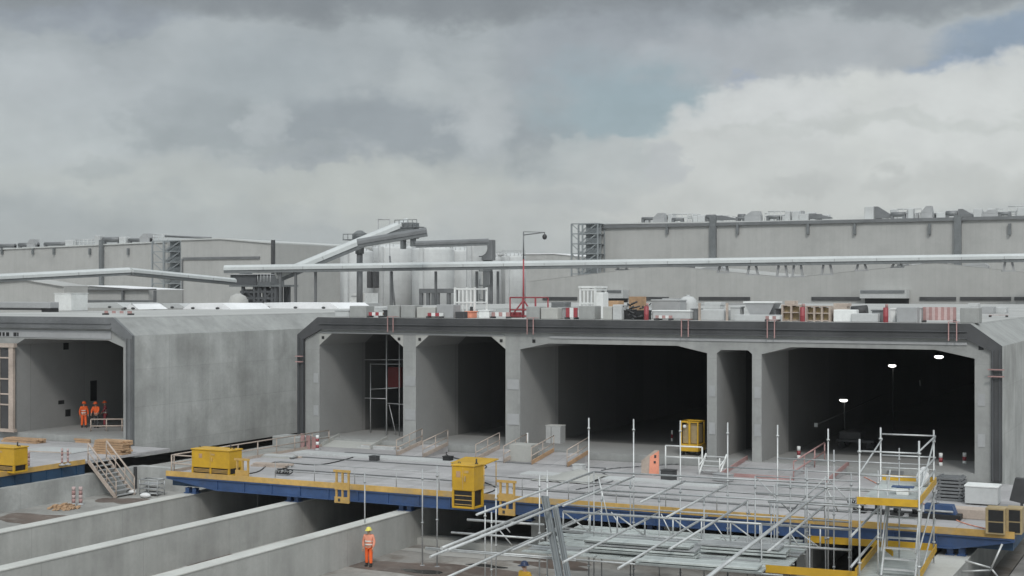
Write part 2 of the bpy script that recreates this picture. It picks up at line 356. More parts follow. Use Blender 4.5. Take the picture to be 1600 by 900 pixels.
# ------------------------------------------------------------------ tunnel elements
Y0 = 75.0
ZF = .42
def tunnel(label, x0, Yf, cells, L_, mirrored=False):
    """cells: list of (xl, xr, flat left, flat right, z at side, z flat)"""
    t = world('tunnel_element', label, 'tunnel element', 'concrete tunnel elements')
    xl, xr = x0
    out = [(xl, Yf, -.75), (xr, Yf, -.75), (xr, Yf, 6.95), (xr-1.55, Yf, 8.08), (xl+1.55, Yf, 8.08), (xl, Yf, 6.95)]
    holes = []
    for a, bb, fa, fb, zs, zt in cells:
        holes.append([(a, Yf, ZF), (bb, Yf, ZF), (bb, Yf, zs), (fb, Yf, zt), (fa, Yf, zt), (a, Yf, zs)])
    b = MB(); b.prism(out, (0, L_, 0), holes)
    body = b.build('body', 'conc_wall', t)
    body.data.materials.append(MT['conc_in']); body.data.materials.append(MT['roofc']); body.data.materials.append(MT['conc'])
    for p in body.data.polygons:
        ctr = p.center; n = p.normal
        if abs(n.y) > .9: p.material_index = 3
        elif n.z > .9 and ctr.z > 7: p.material_index = 2
        elif n.z > .3 and ctr.z > 6.9: p.material_index = 3
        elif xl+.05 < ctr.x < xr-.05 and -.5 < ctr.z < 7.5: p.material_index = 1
    bk = MB()
    for a, bb, fa, fb, zs, zt in cells: bk.box(a-.1, bb+.1, Yf+L_*.72, Yf+L_*.72+.3, ZF-.1, zt+.1)
    bk.build('bulkhead', 'steel_d', t)
    return t
cellsR = [(-51.25, -45.04, -50.35, -45.9, 6.3, 7.06), (-44.12, -37.93, -43.3, -38.9, 6.3, 7.02),
          (-36.95, -25.35, -35.1, -27.1, 6.3, 6.68), (-24.79, -22.77, -24.55, -23.0, 6.3, 6.5),
          (-22.23, -11.04, -20.6, -13.0, 6.3, 6.72)]
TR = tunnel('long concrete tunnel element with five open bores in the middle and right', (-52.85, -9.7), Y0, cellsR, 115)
dxl = 51.15
cellsL = [(-73.6-11.4, -72.4-.9, -83, -75, 6.2, 6.6), (-71.1, -61.85, -70.3, -63.1, 6.2, 6.62)]
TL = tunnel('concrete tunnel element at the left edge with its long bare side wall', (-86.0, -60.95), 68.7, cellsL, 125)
def frame(t, xl, xr, Yf, zb, w_top, w_side, proud, m='steel_d'):
    """steel joint frame: top girder, two haunches and two side members"""
    zt = 8.09; zs = 6.96; k = 1.55
    o1 = [(xl-.01, Yf, zb), (xl-.01, Yf, zs), (xl+k, Yf, zt), (xr-k, Yf, zt), (xr+.01, Yf, zs), (xr+.01, Yf, zb),
          (xr-w_side, Yf, zb), (xr-w_side, Yf, zs-.28), (xr-k-.28, Yf, zt-w_top), (xl+k+.28, Yf, zt-w_top), (xl+w_side, Yf, zs-.28), (xl+w_side, Yf, zb)]
    b = MB(); b.prism(o1, (0, -proud, 0)); fr = b.build('joint_frame', m, t)
    b = MB()
    for off in (w_top*.5, w_top-.05):
        b.box(xl+k+.15, xr-k-.15, Yf-proud-.09, Yf-proud-.002, zt-off-.045, zt-off)
    for x in (xl+.08, xl+w_side-.1, xr-w_side+.04, xr-.12):
        b.box(x, x+.06, Yf-proud-.07, Yf-proud-.002, zb, zs-.2)
    b.build('flange', m if m == 'steel_m' else 'steel_e', fr)
    return fr
fr = frame(TR, -52.85, -9.7, Y0, .1, .78, .5, .18)
fl = frame(TL, -86.0, -60.95, 68.7, -.7, .75, .5, .22, 'steel_m')
# concrete face of the right element: column pads, inserts, corner brackets
b = MB()
for x in (-51.75, -44.98, -37.87, -25.3, -22.7, -10.95):
    for z in ((.9, 1.55), (3.0, 3.6)):
        w = .78 if x in (-44.98, -37.87) else .36
        MB().box(x+.06, x+.06+w, Y0-.03, Y0-.002, z[0]+.9, z[1]+.9).build('column_pad', 'greyp', TR)
def bracket(x, sgn, z=7.06, s_=.95):
    b = MB(); b.prism([(x, Y0-.015, z), (x+sgn*s_, Y0-.015, z), (x, Y0-.015, z-s_*.8)], (0, .12, 0)); br = b.build('corner_bracket', 'conc_pale', TR)
    MB().box(x+sgn*.28-.09, x+sgn*.28+.09, Y0-.04, Y0-.017, z-.36, z-.18).build('hole', 'black', br)
for x, sg in ((-51.25, 1), (-45.04, -1), (-44.12, 1), (-37.93, -1)): bracket(x, sg)
b = MB(); b.box(-36.15, -35.95, Y0-.02, Y0-.001, 6.7, 6.9); b.box(-10.85, -10.6, Y0-.02, Y0-.001, 6.75, 7.0); b.build('lifting_hole', 'black', TR)
for px in (614, 832, 1073, 1207, 1490):
    p = pY(px, 505, Y0); b = MB()
    for d in (-.2, .2): b.box(p.x+d-.025, p.x+d+.025, Y0-.33, Y0-.28, 7.2, 8.16)
    b.box(p.x-.25, p.x+.25, Y0-.33, Y0+.3, 8.16, 8.19); b.build('strap', 'pink', TR)
for x, z in ((-10.1, 5.4), (-52.6, 5.2)):
    b = MB()
    for d in (0, .35): b.box(x-.25, x+.55 if x > -20 else x+.3, Y0-.42, Y0-.316, z+d, z+d+.06)
    b.build('strap', 'pink', TR)
# ceiling beam seam under the girder
b = MB(); b.box(-35.0, -11.4, Y0-.06, Y0-.002, 6.98, 7.12); b.box(-51, -38, Y0-.06, Y0-.002, 7.08, 7.14); b.build('seam', 'greyp', TR)
b = MB(); b.box(-86, -62.8, 68.7-.05, 68.7-.002, 6.72, 7.2); b.build('lintel', 'greyp', TL)
# small dark marks in a row above the left bore (stencilled marks too blurred to read)
b = MB(); x = -73.2
for w in (.13, .19, .19, .17, .24, 0, .25, .1):
    if w: b.box(x, x+w, 68.62, 68.648, 6.78, 7.02)
    x += .33
b.build('stencil_mark', 'black', TL)
# timber framed opening at the far left
t = world('timber_door_frame', 'brown timber framed screen standing in the leftmost opening', 'timber frame')
b = MB()
for a, bb in ((0, 2), (19, 24)):
    p = pY(a-4, 540, 68.4); q = pY(bb-2, 662, 68.4); b.box(p.x, q.x, 68.3, 68.5, .45, p.z)
p = pY(-5, 536, 68.4); q = pY(24, 543, 68.4); b.box(p.x, q.x, 68.25, 68.55, q.z, p.z); b.box(p.x, q.x, 68.25, 68.55, .45, .65)
b.build('frame', 'wood_p', t)
b = MB(); p = pY(-3, 545, 68.5); q = pY(18, 655, 68.5); b.box(p.x, q.x, 68.42, 68.46, .6, p.z); pan = b.build('panel', 'dark', t)
b = MB()
for z in (5.3, 3.9, 2.9, 2.2): b.box(p.x, q.x, 68.36, 68.418, z, z+.09)
b.build('batten', 'wood_p', pan)
# niches and small dark openings in the left bore's wall
b = MB(); xw = -71.1
for (px0, py0, px1, py1) in ((141, 595, 151, 626), (102, 640, 110, 650), (99, 536, 107, 546), (91, 626, 100, 631)):
    p = pX(px0, py0, xw); q = pX(px1, py1, xw); b.box(xw-.2, xw+.02, min(p.y, q.y), max(p.y, q.y), q.z, p.z)
b.build('niche', 'black', TL)

# ------------------------------------------------------------------ decks
DR = world('launch_deck', 'grey launch deck with blue side girder in front of the five bores', 'deck')
MB().box(-50.4, -7.2, 59.35, 74.7, -.14, 0).build('deck_sheet', 'deck', DR)
b = MB(); b.prism([(-50.4, 59.3, -.16), (-7.2, 59.3, -.16), (-7.2, 59.3, -.3), (-9.5, 59.3, -.74), (-47.2, 59.3, -.74), (-50.4, 59.3, -.3)], (0, .35, 0)); g = b.build('side_girder', 'blue', DR)
b = MB(); b.box(-47, -9.6, 59.22, 59.298, -.74, -.68); b.box(-50.3, -7.3, 59.22, 59.298, -.22, -.17)
for k in range(22): b.box(-47+k*1.75, -46.94+k*1.75, 59.24, 59.297, -.68, -.22)
b.build('girder_rib', 'blue', g)
MB().box(-50.4, -7.2, 59.26, 59.345, -.155, .12).build('edge_board', 'ochre', DR)
MB().box(-50.3, -7.3, 59.7, 74, -.7, -.15).build('under_frame', 'blue_d', DR)
for x in (-49.05, -42.45, -35.75, -29.2, -22.7, -16.2, -9.6):
    for (y, dx) in ((59.55, -.14), (59.55, .32), (66, 0)):
        b = MB(); b.box(x-.12+dx, x+.12+dx, y, y+.28, -1.0, -.75); b.box(x-.18+dx, x+.18+dx, y-.06, y+.34, -1.045, -1.0); b.build('leg', 'blue', DR)
def rail(parent, pts, zs=(.5, .95), base=0, r=.022, m='galv_d', step=2.4, name='handrail', kick=None):
    b = MB()
    for p, q in zip(pts, pts[1:]):
        p = Vector(p); q = Vector(q); n = max(1, round((q-p).length/step))
        for k in range(n+1):
            s_ = p.lerp(q, k/n); b.tube(s_+Vector((0, 0, base)), s_+Vector((0, 0, zs[-1])), r, 6)
        for z in zs: b.tube(p+Vector((0, 0, z)), q+Vector((0, 0, z)), r, 6)
        if kick: b.bar(p+Vector((0, 0, kick/2)), q+Vector((0, 0, kick/2)), .03, kick)
    return b.build(name, m, parent)
rail(DR, [(-43.4, 59.5, 0), (-33.7, 59.5, 0)])
rail(DR, [(-31.6, 59.5, 0), (-12.5, 59.5, 0)])
rail(DR, [(-50.2, 59.7, 0), (-50.2, 74.5, 0)], m='wood_p', r=.035, step=1.9, kick=.16)
rail(DR, [(-50.2, 59.5, 0), (-48.8, 59.5, 0)], m='wood_p', r=.04, step=1.4)
# cross seams on the deck: shallow steel channels
b = MB()
for y, xa, xb in ((63.2, -46, -34), (68.3, -49, -37.5), (65.6, -33, -12), (71.4, -47, -30), (62.0, -31, -14)): b.box(xa, xb, y, y+.14, .004, .05)
b.build('floor_channel', 'steel_m', DR)
b = MB()
for y, xa, xb in ((69.6, -49.6, -38), (66.9, -33, -22)): b.box(xa, xb, y, y+1.2, .004, .1)
b.build('cover_plate', 'greyl', DR)

DL = world('launch_deck', 'left launch deck with dark blue girder below the orange workers', 'deck')
MB().box(-86, -58.0, 40, 68.6, -.14, 0).build('deck_sheet', 'deck', DL)
b = MB(); b.box(-58.3, -57.98, 40, 61.2, -.74, -.16); g = b.build('side_girder', 'blue_d', DL)
b = MB()
for k in range(18): b.box(-57.978, -57.92, 41+k*1.15, 41.08+k*1.15, -.7, -.2)
b.build('girder_rib', 'blue_d', g)
MB().box(-58.0, -57.93, 40, 61.2, -.15, .12).build('edge_board', 'ochre', DL)

# ------------------------------------------------------------------ power units on the decks
def power_unit(label, loc, w, d, h, rz=0, grilles=2, legs=0.0, tall=False):
    t = thing('power_unit', label, 'power unit', loc, rz, 'yellow power units on the decks')
    zb = h*.3 if not tall else h*.42
    MB().box(-w/2, w/2, -d/2, d/2, zb, h, .04).build('cabinet', 'yellow', t)
    b = MB(); b.box(-w/2, w/2, -d/2, d/2, 0, .1, .02)
    for x in [-w/2+.05+i*(w-.1)/grilles for i in range(grilles+1)]:
        for y in (-d/2+.05, d/2-.05): b.box(x-.05, x+.05, y-.05, y+.05, .1, zb)
    b.build('skid_frame', 'yellow', t)
    MB().box(-w/2+.1, w/2-.1, -d/2+.06, d/2-.06, .11, zb-.002).build('grille', 'black', t)
    gx = [-w/2+.1+i*(w-.2)/grilles for i in range(grilles+1)]
    b = MB()
    for k in range(3): z = .17+k*(zb-.2)/3; b.box(-w/2+.12, w/2-.12, -d/2+.035, -d/2+.057, z, z+.03)
    b.build('louvre', 'ochre', t)
    MB().box(-w*.3, -w*.3+.22, -d/2-.012, -d/2-.001, zb+(h-zb)*.55, zb+(h-zb)*.8).build('warning_plate', 'wood', t)
    MB().tube((w*.3, d*.2, h+.07), (w*.3, d*.2, h+.3), .04, 8).build('exhaust_pipe', 'dark', t)
    b = MB()
    for x in (-w/2+.12, w/2-.12): b.tube((x-.06, 0, h+.13), (x+.06, 0, h+.13), .02, 6); b.tube((x-.06, 0, h+.06), (x-.06, 0, h+.13), .015, 6); b.tube((x+.06, 0, h+.06), (x+.06, 0, h+.13), .015, 6)
    b.build('lifting_eye', 'dark', t)
    b = MB(); b.box(-w/2-.04, w/2+.04, -d/2-.04, d/2+.04, h+.002, h+.07, .02); b.build('lid', 'yellow', t)
    b = MB(); b.box(-.012, .012, -d/2-.012, -d/2-.001, zb+.05, h-.05); b.box(.1, .16, -d/2-.05, -d/2-.001, zb+(h-zb)*.4, zb+(h-zb)*.62); b.box(.06, .3, -d/2-.02, -d/2-.001, zb+(h-zb)*.74, zb+(h-zb)*.84)
    b.build('door_latch', 'ochre', t)
    return t
p = pz(335, 742, 0); power_unit('wide yellow power unit with two black grilles on the deck left corner', (p.x, p.y+.2, 0), 2.5, 1.1, 1.32)
p = pz(8, 738, 0); power_unit('yellow power unit at the left picture edge on the dark blue deck', (p.x-.3, p.y+.3, 0), 2.3, 1.0, 1.32)
p = pz(732, 781, 0); power_unit('tall yellow power unit with one black grille at the deck front edge', (p.x+.12, p.y-.28, -.3), 1.15, 1.0, 1.95, grilles=1, tall=True)
# canopy behind the tall unit
t = world('yellow_canopy', 'low yellow sheet canopy just behind the tall yellow power unit', 'canopy')
p = pY(713, 722, 62); q = pY(765, 712, 62)
b = MB(); b.obox((p.x, 61.4, p.z), (q.x-p.x, 0, 0), (0, 1.6, .12), (0, 0, .05)); b.build('roof', 'yellow', t)
for x in (p.x+.05, q.x-.05):
    for y in (61.5, 62.8): MB().tube((x, y, 0), (x, y, p.z), .03).build('post', 'ochre', t)
# cabinets with dark doors at the right deck end
for k, (px, lab) in enumerate(((1556, 'tan cabinet with dark doors near the deck right end'), (1585, 'narrow tan cabinet with dark louvres at the far right deck corner'))):
    p = pz(px, 834, 0); t = thing('cabinet', lab, 'cabinet', (p.x, p.y+.1, 0), 0, 'tan cabinets on the right deck end')
    w = .75 if k == 0 else .6
    MB().box(-w/2, w/2, -.3, .5, 0, 1.05, .02).build('body', 'tan', t)
    b = MB()
    for z in ((.08, .48), (.54, .98)): b.box(-w/2+.12, w/2-.06, -.33, -.301, z[0], z[1])
    b.build('door', 'black', t)
# yellow edge frames
for px, py, lab in ((538, 772, 'small yellow tube frame clipped to the blue girder left of the worker'), (795, 790, 'small yellow tube frame at the deck edge beside the tall power unit'), (382, 752, 'yellow post frame beside the wide power unit')):
    p = pz(px, py-6, 0); t = thing('edge_frame', lab, 'frame', (p.x, p.y-.1, 0), 0, 'yellow edge frames on the deck')
    b = MB()
    for x in (-.35, 0, .35): b.box(x-.04, x+.04, -.1, 0, -.6, 1.0)
    b.box(-.5, .5, -.13, -.1, .9, 1.02); b.box(-.42, .42, -.14, -.1, .05, .4); b.box(-.42, .42, -.14, -.1, -.6, -.3); b.build('frame', 'ochre', t)
    MB().box(-.2, -.08, -.16, -.142, -.52, -.38).build('plate', 'dark', t)

# ------------------------------------------------------------------ ramps from the deck up into the bores
def ramp(label, px, py, w, run=3.0, h=ZF, m='deck', side='wood_p', railed=True, red=False):
    p = pz(px, py, 0); t = thing('access_ramp', label, 'ramp', (p.x, p.y, 0), 0, 'access ramps in front of the bores')
    b = MB(); b.prism([(-w/2, 0, .006), (-w/2, run, .006), (-w/2, run, h)], (w, 0, 0)); b.build('slope', m, t)
    for sx in (-1, 1):
        x = sx*w/2; b = MB(); b.bar((x, 0, .12), (x, run, h+.12), .06, .22); b.build('kerb_board', side, t)
        if railed:
            b = MB()
            for k in range(3): b.tube((x, run*k/2, h*k/2), (x, run*k/2, h*k/2+.95), .025, 6)
            for z in (.5, .95): b.tube((x, 0, z), (x, run, h+z), .03, 6)
            b.build('handrail', 'pink' if red else 'wood_p', t)
    return t
ramp('pale timber ramp with slanted handrails below the second column', 640, 714, 1.8, 3)
ramp('timber ramp with slanted handrail in front of the second bore', 765, 722, 1.8, 3)
ramp('timber ramp leading to the third column beside the white box', 858, 728, 2.2, 3, side='wood')
ramp('wide grey ramp with reddish kerbs into the rightmost bore', 1205, 752, 5.6, 5, railed=False, side='pink')
ramp('low kerbed ramp at the mouth of the leftmost bore', 540, 700, 3.6, 2, railed=False, side='conc_pale', m='conc_pale')
# slanted red railing right of the wide ramp
t = world('slanted_railing', 'faded red slanted railing at the right side of the wide grey ramp', 'railing')
b = MB(); A = pz(1240, 752, 0); B = A + Vector((.3, 5.2, .5))
for z in (.5, 1.0): b.tube(A+Vector((0, 0, z)), B+Vector((0, 0, z)), .045, 6)
for k in range(4): s_ = A.lerp(B, k/3); b.tube(s_, s_+Vector((0, 0, 1.0)), .04, 6)
b.build('rail', 'pink', t); b = MB(); b.bar(A+Vector((-3.4, 0, .12)), A+Vector((0, 0, .12)), .05, .22); b.build('kick_board', 'pink', t)
# orange/red screen + white railing by the fourth column
t = world('screen_panel', 'slanted orange and red timber screen on the deck before the third bore', 'screen')
A = pz(1002, 742, 0); b = MB(); b.prism([(A.x, A.y, 0), (A.x+1.0, A.y, 0), (A.x+1.0, A.y, 1.35), (A.x+.75, A.y, 1.35), (A.x, A.y, .75)], (0, .06, 0)); b.build('panel', 'wood_p', t)
b = MB(); b.prism([(A.x+.45, A.y-.03, .1), (A.x+1.0, A.y-.03, .1), (A.x+1.0, A.y-.03, 1.33), (A.x+.5, A.y-.03, 1.0)], (0, .025, 0)); pn = b.build('board', 'orange_p', t)
b = MB(); b.box(A.x+.75, A.x+.86, A.y-.05, A.y-.032, .95, 1.1); b.box(A.x+.72, A.x+.83, A.y-.05, A.y-.032, .66, .78); b.build('hole', 'dark', pn)
t = world('white_railing', 'white pipe railing standing in front of the yellow lift', 'railing')
A = pz(1040, 735, 0); rail(t, [A, A+Vector((2.05, .1, 0))], zs=(.75, 1.35), r=.045, m='white', step=2.0, name='rail')
t = world('stair_flight', 'white step ladder with slanted rails leaning on the deck edge ramp', 'stairs')
A = pz(1092, 742, 0)
b = MB()
for x in (0, 1.15): b.bar(A+Vector((x, 0, 0)), A+Vector((x, 1.2, 1.0)), .07, .1); b.tube(A+Vector((x, 0, 0)), A+Vector((x, 0, .95)), .035, 6); b.tube(A+Vector((x, 1.2, .9)), A+Vector((x, 0, .5)), .035, 6)
b.build('stringer', 'white', t)
b = MB()
for k in range(4): b.box(A.x, A.x+1.15, A.y+.2+k*.28, A.y+.42+k*.28, .2+k*.22, .24+k*.22)
b.build('tread', 'greyl', t)

# ------------------------------------------------------------------ yellow lift in the third bore
p = pY(1086, 705, 77)
t = thing('platform_lift', 'yellow scissor lift parked beside the fourth column', 'lift', (p.x, 76.6, ZF)); t.scale = (.9, .9, .82)
MB().box(-.62, .62, -.75, .75, .28, .78, .04).build('chassis', 'yellow', t)
b = MB()
for x in (-.55, .55):
    for y in (-.6, .6): b.box(x-.04, x+.04, y-.04, y+.04, .78, 2.35)
b.box(-.6, .6, -.66, -.58, 2.27, 2.36); b.box(-.6, .6, .58, .66, 2.27, 2.36); b.box(-.62, -.54, -.6, .6, 2.27, 2.36); b.box(.54, .62, -.6, .6, 2.27, 2.36); b.box(-.06, .06, -.64, -.56, .78, 2.3); b.build('mast_frame', 'yellow', t)
MB().box(-.5, .5, -.5, .5, .8, 2.1, .05).build('machine_body', 'tan', t)
MB().ball((-.3, -.68, 2.0), .12, (1, .5, 1)).build('lamp', 'white', t)
for x in (-.5, .5):
    for y in (-.5, .5):
        b = MB(); b.tube((x-.1, y, .2), (x+.1, y, .2), .2, 14); b.build('wheel', 'black', t)
# white upright box near third column
p = pz(868, 702, 0)
t = thing('control_box', 'pale upright control box on the deck right of the third column', 'control box', (p.x, p.y, 0))
MB().box(-.5, .5, -.4, .4, .12, 1.45, .03).build('body', 'greyl', t); MB().box(-.52, .52, -.42, .42, 1.452, 1.5, .02).build('lid', 'white', t)
b = MB(); b.box(-.48, -.3, -.38, .38, 0, .12); b.box(.3, .48, -.38, .38, 0, .12); b.build('foot', 'dark', t); MB().box(-.12, -.1, -.415, -.401, .2, 1.4).build('door_seam', 'dark', t)
tag(MB().tube(pz(824, 712, 0), pz(824, 712, 0)+Vector((0, 0, 1.35)), .06).build('marker_post', 'white'), 'single white marker post beside the third column base', 'post')
p = pz(815, 722, 0); tag(MB().box(p.x-.8, p.x+.6, p.y, p.y+1.0, 0, 1.0, .03).build('concrete_block', 'conc_pale'), 'pale concrete block at the foot of the third column', 'block')

# ------------------------------------------------------------------ clutter at the deck
def crate_stack(label, px, py, w, d, n, h=.16, m='galv_d', cat='stack', name='plate_stack'):
    p = pz(px, py, 0); t = thing(name, label, cat, (p.x, p.y, 0))
    for k in range(n):
        b = MB(); j = random.uniform(-.05, .05); b.box(-w/2+j, w/2+j, 0, d, k*h+.01, k*h+h*.72, .01)
        b.box(-w/2+j+.1, -w/2+j+.2, .02, d-.02, k*h+h*.72, k*h+h); b.box(w/2+j-.2, w/2+j-.1, .02, d-.02, k*h+h*.72, k*h+h); b.build('layer', m, t)
    return t
crate_stack('stack of dark steel frames left of the grey container', 1484, 783, 1.2, 1.2, 7, .16, 'steel_m')
p = pz(1533, 790, 0)
t = thing('grey_container', 'pale grey lidded container on the deck below the right column', 'container', (p.x, p.y, 0))
MB().box(-.72, .72, 0, 1.1, .06, .82, .03).build('body', 'greyl', t); MB().box(-.75, .75, -.03, 1.13, .822, .9, .02).build('lid', 'white', t)
b = MB(); b.box(-.6, -.4, .05, 1.05, 0, .06); b.box(.4, .6, .05, 1.05, 0, .06); b.build('runner', 'dark', t)
p = pz(1470, 812, 0)
t = thing('pump_unit', 'dark blue pump unit with black base right of the scaffold stair', 'pump', (p.x, p.y, 0))
MB().box(-.8, .8, 0, .8, 0, .22, .02).build('base', 'black', t)
b = MB(); b.prism([(-.7, .1, .22), (.6, .1, .22), (.45, .1, .6), (-.7, .1, .6)], (0, .6, 0)); b.build('housing', 'blue', t)
b = MB(); b.tube((-.2, .4, .6), (-.2, .4, .75), .06); b.tube((-.65, .05, .35), (.5, .05, .35), .05); b.build('pipe', 'galv_d', t)
p = pz(1525, 812, 0); tag(MB().box(p.x-1.0, p.x+.6, p.y, p.y+.9, .002, .42, .03).build('timber_crate', 'wood_p'), 'long pale timber crate on the deck between pump and cabinets', 'crate')
p = pz(1400, 806, 0)
t = thing('jack_row', 'row of black hydraulic jacks behind the scaffold stair', 'hydraulic jacks', (p.x, p.y, 0))
for k in range(5):
    x = -1.6+k*.8; b = MB(); b.box(x-.26, x+.26, 0, .5, 0, .12); b.tube((x, .25, .12), (x, .25, .5), .16, 12); b.tube((x, .25, .5), (x, .25, .62), .09, 12); b.build('jack', 'black', t)
MB().tube((-2.0, .6, .1), (2.0, .6, .1), .06).build('hose', 'dark', t)
for px, py, w, lab in ((440, 752, .9, 'black hose coil lying at the deck edge left of the yellow frame'), (1340, 800, .7, 'black hose coil on the deck behind the scaffold toe board')):
    p = pz(px, py-8, 0); b = MB()
    for k in range(5):
        r = .16+.05*(k % 3)
        pts = [(p.x-w/2+k*w/5+r*math.cos(a*.628), p.y+.3+r*.6*math.sin(a*.628), .1+r*.5+r*.5*math.sin(a*.628)) for a in range(11)]
        for q0, q1 in zip(pts, pts[1:]): b.tube(q0, q1, .035, 6)
    tag(b.build('hose_coil', 'black'), lab, 'hose', 'hose coils on the deck')
# dark plate leaning at the far right
t = world('dark_plate', 'dark steel plate tilted beside the outer wall at the right edge', 'plate')
A = pY(1577, 782, 66); B = pY(1586, 747, 66); C_ = pY(1625, 752, 66); D_ = pY(1620, 792, 66)
b = MB(); b.prism([A, B, C_, D_], (0, .4, 0)); b.build('plate', 'dark', t)
b = MB(); b.tube((A.x+.5, 66.2, 0), (A.x+.5, 66.2, A.z), .06); b.build('prop', 'steel_m', t)
# red and white marker posts
def marker(label, p, h=1.0, r=.07, lamp=True, cat='marker post', group='red and white marker posts'):
    t = thing('marker_post', label, cat, p, 0, group)
    b = MB(); b.lathe((0, 0, 0), [(.2, 0), (.17, .05), (r*1.2, .08), (r, .12)], 12); b.build('base', 'greyp', t)
    for k in range(4):
        MB().tube((0, 0, .12+k*(h-.12)/4), (0, 0, .12+(k+1)*(h-.12)/4), r, 10).build('band', ('pink' if px < 200 else 'red') if k % 2 == 0 else ('pink_l' if px < 200 else 'white'), t)
    return t
for px, py, z, h, lab in ((1186, 716, 0, 1.05, 'red and white post at the foot of the fifth column'),
      (1248, 728, 0, 1.1, 'red and white post left of the slanted red railing'),
      (1470, 740, 0, 1.1, 'red and white post behind the scaffold stair in the last bore'),
      (1507, 736, 0, 1.0, 'red and white post nearest the right column'),
      (1050, 700, 0, 1.1, 'thin white and red post left of the yellow lift'),
      (496, 703, 0, .9, 'red and white post at the foot of the first column'),
      (45, 731, 0, .95, 'red and white post beside the left edge power unit'),
      (97, 727, 0, .95, 'red and white post on the left deck near the stair head'),
      (106, 726, 0, .9, 'red and white post closest to the stair handrails')):
    marker(lab, pz(px, py, z), h, .06 if px < 200 or px == 1050 else .1)
p = pz(480, 702, 0)
t = thing('barrier_board', 'faded pink barrier boards leaning at the first column', 'barrier', (p.x, p.y, 0))
for k in range(3): MB().box(-.5+k*.35, -.22+k*.35, k*.1, k*.1+.06, 0, .95-.1*k).build('board', 'pink', t)
p = pz(450, 700, 0); tag(MB().box(p.x-1.2, p.x+.9, p.y, p.y+1.4, 0, .7, .04).build('concrete_block', 'conc'), 'grey concrete block between side railing and pink barrier', 'block')
for k, (px, py, w, lab) in enumerate(((432, 716, 2.2, 'flat heap of planks by the left deck railing'), (590, 702, 2.6, 'pale beam bundle lying before the leftmost bore'), (420, 730, 2.4, 'low plank pile behind the wide yellow power unit'))):
    p = pz(px, py, 0); t = thing('plank_stack', lab, 'planks', (p.x, p.y, 0), .05*k, 'plank piles on the deck')
    for i in range(5):
        MB().box(-w/2+random.uniform(-.2, .2), w/2+random.uniform(-.2, .2), i % 3*.3, i % 3*.3+.24, (i//3)*.1, (i//3)*.1+.09).build('plank', random.choice(['wood_p', 'conc_pale', 'greyl']), t)
for k, (px, py, w, d, h, m, lab) in enumerate(((1130, 752, .9, .6, .35, 'greyp', 'grey tool crate at the foot of the white step ladder'), (1045, 752, .7, .5, .55, 'dark', 'dark crate behind the orange screen'),
        (700, 722, .5, .4, .3, 'black', 'small black case between the two pale ramps'), (585, 720, .5, .4, .25, 'dark', 'small dark case before the beam bundle'), (905, 735, .6, .5, .3, 'greyl', 'pale crate right of the white control box'), (1400, 745, .8, .6, .3, 'steel_m', 'grey steel crate behind the upper yellow platform'))):
    p = pz(px, py, 0); t = thing('tool_crate', lab, 'crate', (p.x, p.y, 0), random.uniform(-.4, .4), 'small crates lying on the deck')
    MB().box(-w/2, w/2, -d/2, d/2, .02, h, .03).build('body', m, t); MB().box(-w/2-.02, w/2+.02, -d/2-.02, d/2+.02, h+.002, h+.05, .01).build('lid', m, t)
def cable(label, pts, m='black', r=.03, cat='cable'):
    b = MB(); P = [pz(x, y, .03) for x, y in pts]; Q = []
    for i in range(len(P)-1):
        p0 = P[max(0, i-1)]; p1 = P[i]; p2 = P[i+1]; p3 = P[min(len(P)-1, i+2)]
        for k in range(6):
            u = k/6; Q.append(.5*((2*p1)+(p2-p0)*u+(2*p0-5*p1+4*p2-p3)*u*u+(3*p1-p0-3*p2+p3)*u**3))
    Q.append(P[-1])
    for a, c2 in zip(Q, Q[1:]): b.tube(a, c2, r, 6)
    tag(b.build('cable', m), label, cat, 'cables lying on the deck')
cable('black cable winding from the tall power unit towards the second bore', [(745, 775), (775, 762), (730, 742), (760, 728), (700, 712), (705, 700)])
cable('black cable running from the wide power unit along the left deck', [(350, 742), (400, 738), (430, 722), (500, 726), (560, 712)])
cable('grey hose curling across the deck towards the fourth column', [(900, 765), (960, 750), (940, 735), (1010, 728), (1080, 724)], 'steel_m')
cable('orange cable from the right cabinets into the last bore', [(1550, 828), (1500, 815), (1450, 790), (1400, 770), (1350, 745)], 'orange_p', .022)
# pale tarpaulin heaped on the deck
p = pz(880, 752, 0); b = MB(); n = 12
vv = [[b.b.verts.new((p.x-1.6+3.2*i/n, p.y-.6+3.6*j/n, .02+max(0, (.55-abs(i/n-.62)*1.1))*max(0, .95-abs(j/n-.5)*1.9)+random.uniform(0, .05))) for i in range(n+1)] for j in range(n+1)]
for j in range(n):
    for i in range(n): b.b.faces.new((vv[j][i], vv[j][i+1], vv[j+1][i+1], vv[j+1][i])).smooth = True
tag(b.build('tarpaulin', 'conc_pale'), 'pale tarpaulin heaped on the deck right of the timber ramp', 'tarpaulin')

# ------------------------------------------------------------------ left deck objects
t = world('deck_stair', 'steep pinkish stair with two handrails from left deck down to the ledge', 'stairs')
A = pz(140, 712, 0); A = Vector((-58.0, 61.5, 0)); Bp = Vector((-55.9, 61.5, -2.0)); wv = Vector((0, 1.5, 0))
for sgn, nm in ((0, 'stringer'), (1, 'stringer')):
    b = MB(); b.bar(A+wv*sgn, Bp+wv*sgn, .08, .2); b.build(nm, 'wood_p', t)
for sgn in (0, 1):
    b = MB(); b.tube(A+wv*sgn+Vector((0, 0, 1.0)), Bp+wv*sgn+Vector((0, 0, 1.0)), .055, 6); b.tube(A+wv*sgn+Vector((0, 0, .5)), Bp+wv*sgn+Vector((0, 0, .5)), .035, 6)
    for k in range(4): s_ = A.lerp(Bp, k/3)+wv*sgn; b.tube(s_, s_+Vector((0, 0, 1.0)), .035, 6)
    b.build('handrail', 'wood_p', t)
